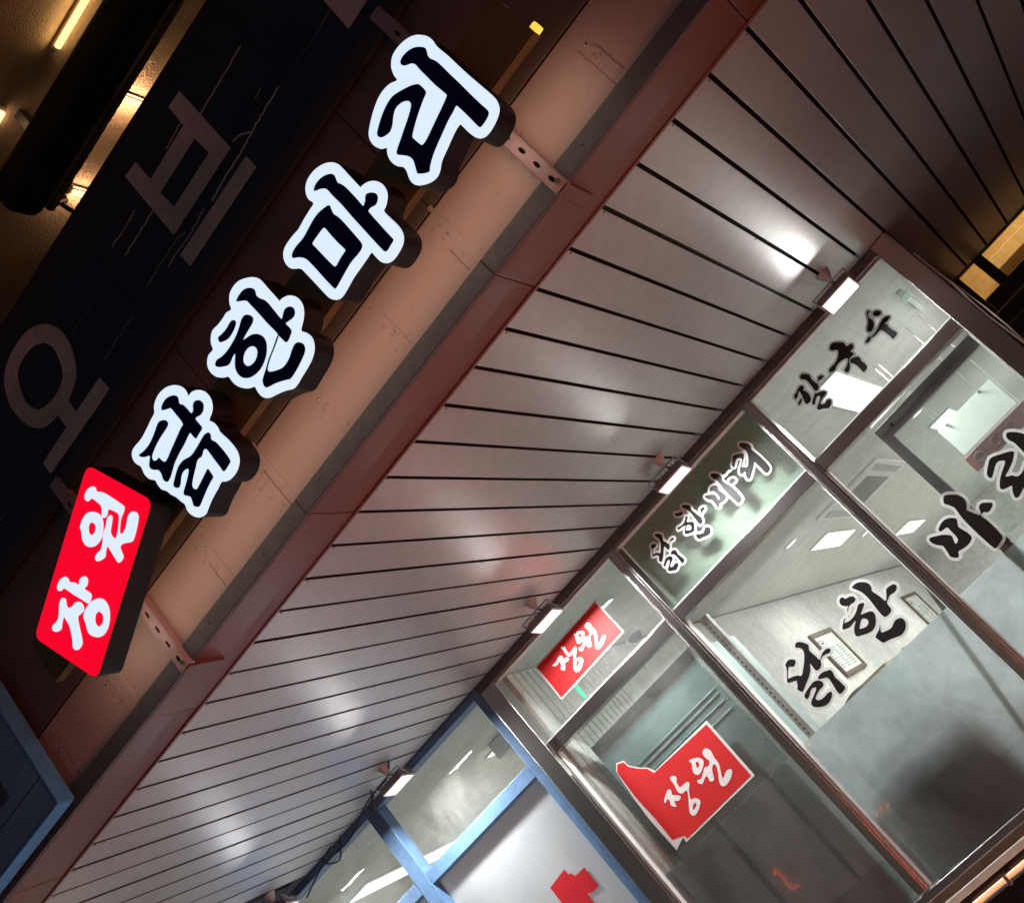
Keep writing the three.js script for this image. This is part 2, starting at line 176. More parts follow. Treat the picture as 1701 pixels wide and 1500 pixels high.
  signDak: {s:[[[[-1.4025,3.2898],[-1.4036,3.283],[-1.3905,3.273],[-1.381,3.2653],[-1.3804,3.2432],[-1.381,3.2098],[-1.395,3.206],[-1.4251,3.1988],[-1.4553,3.1916],[-1.4785,3.1856],[-1.4895,3.1862],[-1.4951,3.1978],[-1.4964,3.208],[-1.5064,3.2097],[-1.5141,3.2165],[-1.5124,3.2257],[-1.5015,3.2319],[-1.478,3.2379],[-1.4518,3.2408],[-1.4279,3.2416],[-1.4163,3.2446],[-1.413,3.2535],[-1.418,3.2629],[-1.4302,3.2709],[-1.4422,3.2705],[-1.4643,3.2631],[-1.4913,3.2566],[-1.517,3.2573],[-1.5366,3.2625],[-1.5391,3.2576],[-1.5294,3.245],[-1.5154,3.2356],[-1.5172,3.2308],[-1.5294,3.2216],[-1.5355,3.2127],[-1.5308,3.1999],[-1.5199,3.1876],[-1.5193,3.1738],[-1.5247,3.1598],[-1.5233,3.1497],[-1.5172,3.1443],[-1.5,3.1472],[-1.4739,3.1589],[-1.4472,3.1655],[-1.4145,3.1699],[-1.3856,3.1761],[-1.3805,3.1728],[-1.3804,3.1618],[-1.3778,3.1516],[-1.3642,3.1529],[-1.3462,3.1553],[-1.3452,3.1717],[-1.3442,3.1882],[-1.3289,3.1824],[-1.3149,3.1824],[-1.3031,3.1914],[-1.3007,3.202],[-1.3061,3.2133],[-1.3165,3.2195],[-1.3274,3.216],[-1.334,3.2078],[-1.3442,3.2071],[-1.3455,3.2271],[-1.3476,3.2418],[-1.3535,3.2529],[-1.3473,3.2647],[-1.3466,3.2739],[-1.3554,3.285],[-1.3744,3.2948],[-1.3922,3.2943]]],[[[-1.3388,3.1313],[-1.3397,3.1223],[-1.3457,3.1136],[-1.3407,3.0996],[-1.339,3.085],[-1.3384,3.0587],[-1.3409,3.0337],[-1.3513,3.0299],[-1.3732,3.0296],[-1.3738,3.0451],[-1.3735,3.0725],[-1.3727,3.0951],[-1.3731,3.1084],[-1.3818,3.1134],[-1.3963,3.1073],[-1.4121,3.111],[-1.4287,3.1028],[-1.451,3.0918],[-1.4685,3.08],[-1.4703,3.07],[-1.4643,3.0621],[-1.4521,3.0631],[-1.4314,3.0671],[-1.4107,3.0711],[-1.4041,3.0705],[-1.4045,3.0582],[-1.4069,3.0449],[-1.4201,3.0427],[-1.4408,3.0386],[-1.4635,3.0325],[-1.4864,3.0264],[-1.4953,3.0313],[-1.5001,3.0404],[-1.4948,3.054],[-1.4926,3.0645],[-1.5016,3.0779],[-1.5015,3.0864],[-1.4892,3.0929],[-1.4689,3.1019],[-1.4495,3.1139],[-1.4524,3.1211],[-1.4659,3.1245],[-1.4785,3.1204],[-1.4905,3.1114],[-1.5007,3.1069],[-1.5093,3.1124],[-1.5119,3.1228],[-1.5037,3.1294],[-1.4867,3.1377],[-1.4685,3.1445],[-1.4458,3.1445],[-1.422,3.1345],[-1.4065,3.1332],[-1.382,3.1352],[-1.3566,3.1383],[-1.3454,3.1358]]]],m:1,o:[[[[-1.3328,3.2989],[-1.3206,3.2799],[-1.3174,3.2606],[-1.3216,3.2474],[-1.3195,3.245],[-1.3062,3.2437],[-1.2894,3.2325],[-1.2773,3.2114],[-1.2771,3.1869],[-1.2879,3.1681],[-1.3031,3.1585],[-1.3183,3.1533],[-1.3125,3.1383],[-1.3117,3.1201],[-1.3148,3.1062],[-1.3103,3.0757],[-1.3093,3.0447],[-1.315,3.0232],[-1.3278,3.0094],[-1.348,3.0012],[-1.3735,3.0026],[-1.3895,3.0108],[-1.3979,3.0187],[-1.4179,3.015],[-1.4466,3.011],[-1.4694,3.0049],[-1.4887,2.9994],[-1.5083,3.0074],[-1.5207,3.0255],[-1.5248,3.0465],[-1.5196,3.0645],[-1.5233,3.0788],[-1.5271,3.0976],[-1.534,3.1134],[-1.5385,3.1318],[-1.5471,3.1462],[-1.5484,3.165],[-1.5466,3.1783],[-1.5573,3.1938],[-1.5613,3.2133],[-1.5584,3.2279],[-1.5562,3.2389],[-1.5624,3.2564],[-1.5615,3.2733],[-1.5524,3.2859],[-1.5374,3.2901],[-1.5075,3.2873],[-1.4775,3.2908],[-1.4479,3.2968],[-1.4282,3.3001],[-1.4183,3.3117],[-1.4012,3.32],[-1.3787,3.3221],[-1.354,3.315]]]],n:1},
  boxWon: {s:[[[[-1.7581,3.2808],[-1.7456,3.2616],[-1.7456,3.239],[-1.7604,3.2216],[-1.7801,3.2091],[-1.8043,3.2075],[-1.8252,3.2184],[-1.8357,3.2353],[-1.8336,3.2558],[-1.8213,3.2727],[-1.818,3.2825],[-1.7978,3.2916],[-1.775,3.2914]],[[-1.7776,3.2614],[-1.7733,3.2475],[-1.783,3.2378],[-1.7979,3.2365],[-1.8055,3.2472],[-1.798,3.2592],[-1.7876,3.265]]],[[[-1.7117,3.3272],[-1.7054,3.3154],[-1.7089,3.3045],[-1.6956,3.2889],[-1.6804,3.2504],[-1.6697,3.2168],[-1.6688,3.2063],[-1.6805,3.199],[-1.6958,3.1952],[-1.7148,3.1824],[-1.7267,3.1688],[-1.7147,3.1632],[-1.6954,3.1693],[-1.6751,3.1807],[-1.6585,3.1798],[-1.6486,3.1679],[-1.6515,3.1537],[-1.6724,3.1399],[-1.6979,3.1275],[-1.7124,3.1261],[-1.73,3.1391],[-1.7414,3.1453],[-1.7522,3.1433],[-1.7601,3.1196],[-1.7777,3.1179],[-1.7844,3.1245],[-1.7832,3.139],[-1.7816,3.1628],[-1.7812,3.1783],[-1.7954,3.1731],[-1.8064,3.1649],[-1.8242,3.1696],[-1.8358,3.1778],[-1.834,3.1887],[-1.8204,3.1913],[-1.8049,3.1888],[-1.7875,3.1972],[-1.7691,3.211],[-1.7463,3.2203],[-1.7338,3.2284],[-1.7188,3.2281],[-1.7163,3.2191],[-1.7288,3.2092],[-1.748,3.1963],[-1.7509,3.1801],[-1.7458,3.1719],[-1.7302,3.1786],[-1.7111,3.1914],[-1.6967,3.2057],[-1.6972,3.2159],[-1.7056,3.2341],[-1.7127,3.2432],[-1.7264,3.2357],[-1.7379,3.2377],[-1.7414,3.2477],[-1.7253,3.2638],[-1.7262,3.281],[-1.7338,3.3051],[-1.7477,3.3095],[-1.7529,3.3181],[-1.7496,3.3279],[-1.7327,3.3337]]]],m:1},
  boxJang: {s:[[[[-1.9501,3.2321],[-1.9444,3.219],[-1.9462,3.2079],[-1.9343,3.1965],[-1.9274,3.1803],[-1.9179,3.1871],[-1.9034,3.1859],[-1.8931,3.1779],[-1.8949,3.1651],[-1.9079,3.1585],[-1.9198,3.1604],[-1.9115,3.1367],[-1.9146,3.1271],[-1.9285,3.1214],[-1.9372,3.1246],[-1.9463,3.1476],[-1.9603,3.1799],[-1.972,3.2102],[-1.9855,3.2154],[-1.9931,3.2239],[-1.9873,3.2344],[-1.9676,3.2381]]],[[[-1.9941,3.1974],[-1.9892,3.1883],[-1.9966,3.1762],[-1.9983,3.1651],[-1.983,3.1571],[-1.9694,3.1568],[-1.9559,3.1473],[-1.9529,3.1318],[-1.9612,3.1208],[-1.9762,3.1223],[-1.9882,3.1241],[-1.9988,3.1089],[-2.0142,3.0797],[-2.0248,3.0645],[-2.0417,3.0614],[-2.0549,3.0685],[-2.0568,3.0814],[-2.0448,3.0953],[-2.0293,3.1247],[-2.0259,3.1468],[-2.0267,3.1601],[-2.0446,3.1515],[-2.0568,3.1439],[-2.074,3.1503],[-2.0816,3.1636],[-2.0734,3.1718],[-2.0503,3.1694],[-2.0333,3.1789],[-2.0159,3.1944],[-2.0012,3.1997]]],[[[-1.8979,3.105],[-1.8865,3.0849],[-1.8919,3.0589],[-1.9142,3.0367],[-1.9401,3.0269],[-1.9628,3.0311],[-1.9795,3.0459],[-1.9887,3.0686],[-1.9797,3.0913],[-1.9748,3.1054],[-1.9713,3.1115],[-1.9523,3.1187],[-1.9252,3.1183]],[[-1.9219,3.0809],[-1.9174,3.0674],[-1.9247,3.0557],[-1.939,3.0504],[-1.9515,3.0559],[-1.9521,3.0688],[-1.9439,3.0797],[-1.9321,3.0843]]]],m:1},
  bigHan: {s:[[[[-1.0515,2.08],[-1.0338,2.0829],[-1.0168,2.0767],[-0.9994,2.06],[-0.9931,2.0439],[-0.9976,2.0286],[-1.005,2.0188],[-1.0022,2.0022],[-0.9981,1.9788],[-0.9954,1.9568],[-0.9808,1.9652],[-0.9612,1.9855],[-0.9402,1.9849],[-0.9259,1.9795],[-0.9231,1.9686],[-0.9313,1.9597],[-0.9478,1.956],[-0.9664,1.9599],[-0.9795,1.9556],[-0.9955,1.9486],[-0.9999,1.9362],[-1.003,1.9197],[-1.016,1.9127],[-1.0334,1.9125],[-1.043,1.917],[-1.0449,1.9342],[-1.0403,1.9715],[-1.0357,2.0089],[-1.037,2.0409],[-1.0442,2.0618]]],[[[-1.1062,2.0812],[-1.1017,2.0685],[-1.084,2.063],[-1.0731,2.0538],[-1.0743,2.0398],[-1.0885,2.0364],[-1.1032,2.0391],[-1.118,2.0362],[-1.1337,2.0257],[-1.129,2.0324],[-1.1151,2.0418],[-1.124,2.0502],[-1.1314,2.0628],[-1.1275,2.076],[-1.1165,2.0826]]],[[[-1.0738,2.0169],[-1.0621,2.0087],[-1.065,2.0031],[-1.0827,1.9946],[-1.1018,1.9847],[-1.0857,1.9779],[-1.0666,1.9684],[-1.0608,1.9547],[-1.072,1.9347],[-1.0902,1.9185],[-1.1122,1.9113],[-1.1342,1.9152],[-1.1578,1.9259],[-1.1755,1.9367],[-1.1726,1.9506],[-1.1594,1.966],[-1.1343,1.9816],[-1.152,1.9814],[-1.1713,1.9798],[-1.1936,1.9894],[-1.1946,1.9958],[-1.1797,2.0071],[-1.167,2.0148],[-1.156,2.0157],[-1.1655,2.0106],[-1.1729,2.0052],[-1.1521,1.9981],[-1.1284,1.9983],[-1.1062,2.0055],[-1.0856,2.0168]],[[-1.1115,1.9699],[-1.0998,1.9589],[-1.1004,1.9473],[-1.1121,1.9389],[-1.1283,1.9401],[-1.1454,1.9487],[-1.1378,1.9571],[-1.123,1.9656]]],[[[-1.0105,1.8774],[-0.9991,1.8695],[-0.9993,1.8505],[-1.0158,1.8332],[-1.0397,1.8255],[-1.0585,1.8291],[-1.0903,1.8421],[-1.1166,1.8497],[-1.1224,1.8605],[-1.1253,1.8796],[-1.1239,1.8865],[-1.1092,1.8922],[-1.0917,1.8979],[-1.0785,1.9077],[-1.0859,1.898],[-1.0932,1.8883],[-1.0923,1.881],[-1.0743,1.8736],[-1.0554,1.8699],[-1.038,1.8756],[-1.0221,1.8799]]]],m:1,o:[[[[-1.2073,1.9875],[-1.2027,1.9815],[-1.1994,1.9789],[-1.1889,1.9733],[-1.1746,1.968],[-1.1829,1.9567],[-1.1875,1.947],[-1.1874,1.935],[-1.1844,1.9286],[-1.1739,1.9205],[-1.1514,1.9093],[-1.1379,1.9038],[-1.1258,1.9005],[-1.1255,1.899],[-1.1304,1.8965],[-1.1334,1.8937],[-1.1364,1.8892],[-1.1376,1.8855],[-1.1362,1.869],[-1.1342,1.8585],[-1.1324,1.851],[-1.1299,1.8465],[-1.1214,1.8388],[-1.0944,1.8307],[-1.0629,1.818],[-1.0494,1.814],[-1.0389,1.8135],[-1.0254,1.8162],[-1.0089,1.8234],[-0.9973,1.833],[-0.9894,1.8437],[-0.9875,1.848],[-0.9855,1.8615],[-0.9878,1.8735],[-0.9906,1.878],[-0.9984,1.8851],[-1.0134,1.8912],[-1.0254,1.8915],[-1.0569,1.8821],[-1.0629,1.8829],[-1.0779,1.8881],[-1.0704,1.8982],[-1.0669,1.905],[-1.067,1.911],[-1.0709,1.917],[-1.0709,1.9185],[-1.0629,1.9269],[-1.0584,1.9332],[-1.0572,1.9335],[-1.0569,1.9351],[-1.0566,1.9215],[-1.0541,1.9125],[-1.0523,1.9095],[-1.0464,1.9041],[-1.0419,1.902],[-1.0344,1.9005],[-1.0239,1.8999],[-1.0134,1.901],[-1.0029,1.9047],[-0.9934,1.9125],[-0.9918,1.9155],[-0.9893,1.9245],[-0.9864,1.9398],[-0.9669,1.9475],[-0.9489,1.9441],[-0.9339,1.9461],[-0.9249,1.9496],[-0.9184,1.9545],[-0.9158,1.9575],[-0.9114,1.966],[-0.9114,1.977],[-0.9174,1.9881],[-0.9279,1.9942],[-0.9474,1.9984],[-0.9624,1.9974],[-0.9669,1.996],[-0.9799,1.9845],[-0.9849,1.9787],[-0.9864,1.9815],[-0.9925,2.016],[-0.9868,2.0235],[-0.9827,2.034],[-0.9811,2.0445],[-0.9838,2.0565],[-0.9908,2.0685],[-0.9989,2.0775],[-1.0089,2.0858],[-1.0209,2.0922],[-1.0329,2.0948],[-1.0464,2.0947],[-1.0554,2.0913],[-1.0604,2.088],[-1.0633,2.082],[-1.0632,2.0775],[-1.0608,2.0685],[-1.0519,2.049],[-1.0488,2.0385],[-1.0476,2.025],[-1.0477,2.01],[-1.0524,1.9715],[-1.0539,1.9716],[-1.0599,1.9784],[-1.0727,1.986],[-1.0579,1.9935],[-1.0524,1.9983],[-1.0499,2.004],[-1.0504,2.0115],[-1.0526,2.016],[-1.0599,2.0228],[-1.0691,2.028],[-1.0638,2.034],[-1.0603,2.0445],[-1.0611,2.055],[-1.0625,2.0595],[-1.0704,2.0687],[-1.0794,2.0741],[-1.0899,2.0771],[-1.0929,2.0788],[-1.0954,2.0865],[-1.0989,2.0908],[-1.1094,2.095],[-1.1184,2.0944],[-1.1274,2.0911],[-1.1349,2.0855],[-1.138,2.082],[-1.1422,2.073],[-1.1434,2.0625],[-1.1424,2.058],[-1.139,2.0505],[-1.1347,2.0445],[-1.1348,2.043],[-1.1435,2.034],[-1.1458,2.025],[-1.1469,2.0236],[-1.1529,2.0273],[-1.1604,2.0281],[-1.1709,2.0261],[-1.1792,2.022],[-1.1949,2.0112],[-1.2039,2.0033],[-1.2082,1.995]],[[-1.1454,2.01],[-1.144,2.0145],[-1.1439,2.0194],[-1.1394,2.0151],[-1.1364,2.014],[-1.1319,2.0138],[-1.1274,2.0155],[-1.1124,2.0253],[-1.1079,2.0266],[-1.1019,2.0266],[-1.0958,2.025],[-1.1109,2.0166],[-1.1199,2.013],[-1.1304,2.0102],[-1.1409,2.0094]],[[-1.1229,1.9512],[-1.1239,1.9515],[-1.1139,1.9569],[-1.1128,1.956],[-1.1116,1.9545],[-1.1117,1.953],[-1.1139,1.9514],[-1.1184,1.9505]]]]},
  bigDak: {s:[[[[-1.3816,2.078],[-1.3703,2.0817],[-1.3572,2.0737],[-1.3468,2.0575],[-1.342,2.0418],[-1.3533,2.027],[-1.3536,2.0105],[-1.3517,1.9893],[-1.3514,1.9735],[-1.3393,1.9753],[-1.3228,1.9825],[-1.3031,1.9841],[-1.2895,1.9772],[-1.2914,1.9679],[-1.3028,1.9645],[-1.3196,1.9713],[-1.3332,1.9726],[-1.3486,1.9682],[-1.3572,1.9554],[-1.3662,1.9497],[-1.3813,1.9467],[-1.3912,1.9517],[-1.3923,1.9621],[-1.3896,1.979],[-1.3913,1.9861],[-1.4062,1.969],[-1.4319,1.9532],[-1.4577,1.943],[-1.479,1.9342],[-1.4928,1.9298],[-1.4992,1.9382],[-1.5017,1.9515],[-1.4929,1.9576],[-1.4861,1.9681],[-1.4802,1.9767],[-1.4943,1.9837],[-1.5101,1.9921],[-1.5103,2.0007],[-1.4952,2.0151],[-1.4754,2.0365],[-1.4668,2.0512],[-1.4467,2.0556],[-1.4311,2.047],[-1.4246,2.0356],[-1.4337,2.027],[-1.4475,2.0226],[-1.4585,2.0326],[-1.4657,2.0345],[-1.4803,2.0241],[-1.4975,2.0071],[-1.4939,2.0017],[-1.4777,1.9967],[-1.462,1.9883],[-1.4494,1.977],[-1.4251,1.9915],[-1.401,2.0087],[-1.38,2.0288],[-1.3726,2.0445],[-1.376,2.0588],[-1.3869,2.0688]]],[[[-1.3596,1.9217],[-1.348,1.9157],[-1.3471,1.9024],[-1.3543,1.8842],[-1.3525,1.8634],[-1.3521,1.8412],[-1.3539,1.8293],[-1.3668,1.8244],[-1.3849,1.824],[-1.3896,1.8336],[-1.3841,1.8614],[-1.3772,1.8908],[-1.3805,1.9047],[-1.3958,1.9128],[-1.4098,1.9225],[-1.3992,1.9296],[-1.378,1.9299]]],[[[-1.4149,1.9204],[-1.4064,1.9085],[-1.4071,1.8981],[-1.4166,1.8901],[-1.4349,1.8899],[-1.4547,1.8853],[-1.4713,1.8781],[-1.4735,1.8702],[-1.4626,1.8606],[-1.4417,1.8576],[-1.422,1.8594],[-1.4067,1.8541],[-1.4134,1.8437],[-1.4305,1.8342],[-1.4502,1.8297],[-1.4716,1.8348],[-1.4934,1.8483],[-1.5031,1.8621],[-1.501,1.874],[-1.4868,1.8834],[-1.4625,1.8922],[-1.4429,1.9023],[-1.4446,1.9093],[-1.4554,1.9134],[-1.4691,1.909],[-1.4842,1.9003],[-1.5001,1.8967],[-1.5028,1.9057],[-1.4976,1.9148],[-1.4771,1.9215],[-1.4511,1.9261],[-1.4313,1.9278]]]],m:1,o:[[[[-1.5232,1.9913],[-1.5199,1.9853],[-1.517,1.9823],[-1.4979,1.9718],[-1.5016,1.9664],[-1.5106,1.9595],[-1.5125,1.9568],[-1.5137,1.9523],[-1.513,1.9418],[-1.5105,1.9343],[-1.5055,1.9238],[-1.5121,1.9163],[-1.5148,1.9058],[-1.5148,1.8998],[-1.5136,1.8953],[-1.5091,1.8888],[-1.506,1.8863],[-1.5111,1.8803],[-1.5154,1.8698],[-1.5147,1.8593],[-1.5091,1.8479],[-1.5001,1.8384],[-1.4896,1.8309],[-1.4776,1.8244],[-1.4641,1.8196],[-1.4506,1.8177],[-1.4371,1.8194],[-1.4255,1.8233],[-1.4146,1.8285],[-1.4026,1.8375],[-1.4014,1.8368],[-1.4001,1.8233],[-1.3974,1.8188],[-1.3891,1.8128],[-1.3756,1.8113],[-1.3561,1.8146],[-1.3471,1.8194],[-1.3428,1.8248],[-1.3402,1.8338],[-1.3405,1.8638],[-1.3422,1.8818],[-1.3354,1.8998],[-1.3345,1.9118],[-1.3371,1.9208],[-1.3396,1.9244],[-1.3471,1.9297],[-1.3636,1.9373],[-1.3546,1.942],[-1.3494,1.9463],[-1.3411,1.9581],[-1.3381,1.9595],[-1.3321,1.9606],[-1.3233,1.9598],[-1.3036,1.9525],[-1.2931,1.9536],[-1.2841,1.9584],[-1.2815,1.9613],[-1.2774,1.9688],[-1.2769,1.9733],[-1.2776,1.9793],[-1.2811,1.9859],[-1.2916,1.9929],[-1.3021,1.9961],[-1.3141,1.9961],[-1.3261,1.994],[-1.3396,1.989],[-1.3419,2.0213],[-1.3307,2.0378],[-1.33,2.0423],[-1.3315,2.0528],[-1.3413,2.0723],[-1.3486,2.0821],[-1.3576,2.0893],[-1.3696,2.0937],[-1.3786,2.0927],[-1.3831,2.0909],[-1.3891,2.0873],[-1.3967,2.0783],[-1.3987,2.0708],[-1.3982,2.0648],[-1.3954,2.0603],[-1.3861,2.0517],[-1.3849,2.0483],[-1.3857,2.0423],[-1.3894,2.0363],[-1.398,2.0273],[-1.4086,2.018],[-1.4431,1.9935],[-1.4476,1.9912],[-1.4491,1.9915],[-1.4562,1.9988],[-1.4641,2.0036],[-1.4779,2.0093],[-1.4721,2.0153],[-1.4641,2.0211],[-1.4551,2.0134],[-1.4506,2.0111],[-1.4461,2.0107],[-1.4371,2.0121],[-1.4281,2.0164],[-1.4206,2.0213],[-1.4139,2.0303],[-1.4127,2.0363],[-1.415,2.0453],[-1.4221,2.055],[-1.4326,2.063],[-1.4431,2.067],[-1.4476,2.0675],[-1.4596,2.0666],[-1.4746,2.0602],[-1.4812,2.0513],[-1.4862,2.0423],[-1.52,2.0078],[-1.5238,1.9988]],[[-1.4551,1.8713],[-1.4541,1.8728],[-1.4416,1.8764],[-1.4341,1.8778],[-1.4161,1.8781],[-1.4116,1.8792],[-1.4025,1.8848],[-1.3966,1.8922],[-1.3936,1.8986],[-1.3893,1.8953],[-1.3904,1.8863],[-1.3966,1.8607],[-1.3996,1.8638],[-1.4075,1.8683],[-1.4191,1.871],[-1.4416,1.8697]],[[-1.4311,1.9401],[-1.4056,1.9548],[-1.4044,1.9538],[-1.4025,1.9478],[-1.3996,1.9427],[-1.3982,1.9418],[-1.4041,1.9406],[-1.4161,1.9352]]]]},
  bigMa: {s:[[[[-0.5538,2.0792],[-0.5427,2.0792],[-0.5282,2.0671],[-0.5133,2.0502],[-0.5066,2.0308],[-0.5088,2.0134],[-0.519,1.9985],[-0.5304,1.9877],[-0.5257,1.9718],[-0.5172,1.9493],[-0.5122,1.9398],[-0.5025,1.9455],[-0.4964,1.9588],[-0.4852,1.9669],[-0.4731,1.9657],[-0.4594,1.9534],[-0.4487,1.9409],[-0.4565,1.9321],[-0.4709,1.9274],[-0.4844,1.9272],[-0.4929,1.9369],[-0.5041,1.9388],[-0.5111,1.9337],[-0.5081,1.9123],[-0.5084,1.8768],[-0.5113,1.8441],[-0.5161,1.8271],[-0.5339,1.8202],[-0.557,1.8158],[-0.565,1.8182],[-0.5669,1.8365],[-0.568,1.8758],[-0.5676,1.9168],[-0.5658,1.9593],[-0.5615,1.9941],[-0.5549,2.021],[-0.5609,2.0412],[-0.5698,2.0588],[-0.5658,2.0688]]],[[[-0.6505,2.0108],[-0.6295,2.0178],[-0.6088,2.0166],[-0.5921,2.0065],[-0.5809,1.9913],[-0.5863,1.9799],[-0.597,1.9656],[-0.595,1.9469],[-0.5904,1.9257],[-0.5912,1.9071],[-0.5975,1.8996],[-0.6163,1.8935],[-0.6396,1.8944],[-0.6587,1.8994],[-0.6669,1.8993],[-0.6748,1.8878],[-0.684,1.8857],[-0.6933,1.8949],[-0.6999,1.9068],[-0.6952,1.9242],[-0.6902,1.9471],[-0.6913,1.9565],[-0.702,1.9698],[-0.7098,1.9887],[-0.7094,2.0022],[-0.7008,2.0077],[-0.683,1.9984],[-0.6598,1.9838],[-0.6444,1.9672],[-0.6401,1.9558],[-0.6491,1.9369],[-0.6513,1.927],[-0.6397,1.9277],[-0.6326,1.9345],[-0.6292,1.9505],[-0.6284,1.972],[-0.6277,1.9908],[-0.6428,1.9947],[-0.6566,1.9973],[-0.6568,2.0059]]]],m:1,o:[[[[-0.7213,1.9851],[-0.7177,1.9746],[-0.7126,1.9641],[-0.7021,1.9506],[-0.7041,1.9386],[-0.7114,1.9101],[-0.7116,1.9041],[-0.7083,1.8951],[-0.7063,1.8921],[-0.6971,1.8808],[-0.6896,1.8752],[-0.6806,1.8735],[-0.6746,1.8744],[-0.6671,1.8785],[-0.6611,1.8866],[-0.6596,1.8872],[-0.6416,1.8826],[-0.6281,1.8813],[-0.6146,1.8816],[-0.6026,1.8845],[-0.5921,1.8889],[-0.5861,1.8929],[-0.5809,1.8996],[-0.5801,1.9024],[-0.5796,1.8546],[-0.5783,1.8231],[-0.5763,1.8141],[-0.5747,1.8111],[-0.5696,1.8061],[-0.5636,1.8037],[-0.5441,1.8056],[-0.5201,1.8115],[-0.5096,1.817],[-0.5066,1.8198],[-0.5013,1.8306],[-0.4977,1.8576],[-0.4959,1.8951],[-0.4961,1.9131],[-0.4972,1.9206],[-0.4961,1.9221],[-0.489,1.9161],[-0.4781,1.9144],[-0.4601,1.9176],[-0.4498,1.9221],[-0.442,1.9281],[-0.437,1.9386],[-0.4373,1.9446],[-0.4428,1.9536],[-0.4575,1.9686],[-0.4661,1.9755],[-0.4781,1.9795],[-0.4886,1.9784],[-0.4961,1.9747],[-0.5051,1.9671],[-0.5081,1.9621],[-0.5096,1.9628],[-0.5176,1.9836],[-0.5096,1.9911],[-0.5036,1.9985],[-0.4975,2.0091],[-0.4946,2.0226],[-0.4946,2.0316],[-0.4973,2.0436],[-0.5035,2.0571],[-0.5111,2.0668],[-0.5201,2.076],[-0.5276,2.0831],[-0.5366,2.0895],[-0.5471,2.0925],[-0.5587,2.0901],[-0.5676,2.0841],[-0.5749,2.0766],[-0.5806,2.0676],[-0.5817,2.0601],[-0.5814,2.0556],[-0.5686,2.0286],[-0.5672,2.0211],[-0.5726,2.0011],[-0.5756,2.0063],[-0.5838,2.0151],[-0.5951,2.0234],[-0.6071,2.0285],[-0.6176,2.0302],[-0.6311,2.0297],[-0.6446,2.0261],[-0.6611,2.0188],[-0.6671,2.0121],[-0.6701,2.0048],[-0.6866,2.0146],[-0.6971,2.0191],[-0.7031,2.0195],[-0.7121,2.0168],[-0.7158,2.0136],[-0.7207,2.0061],[-0.7226,1.9971]],[[-0.5846,1.956],[-0.5847,1.9626],[-0.5771,1.9722],[-0.5781,1.9536],[-0.5789,1.9401],[-0.5801,1.9353]]]]},
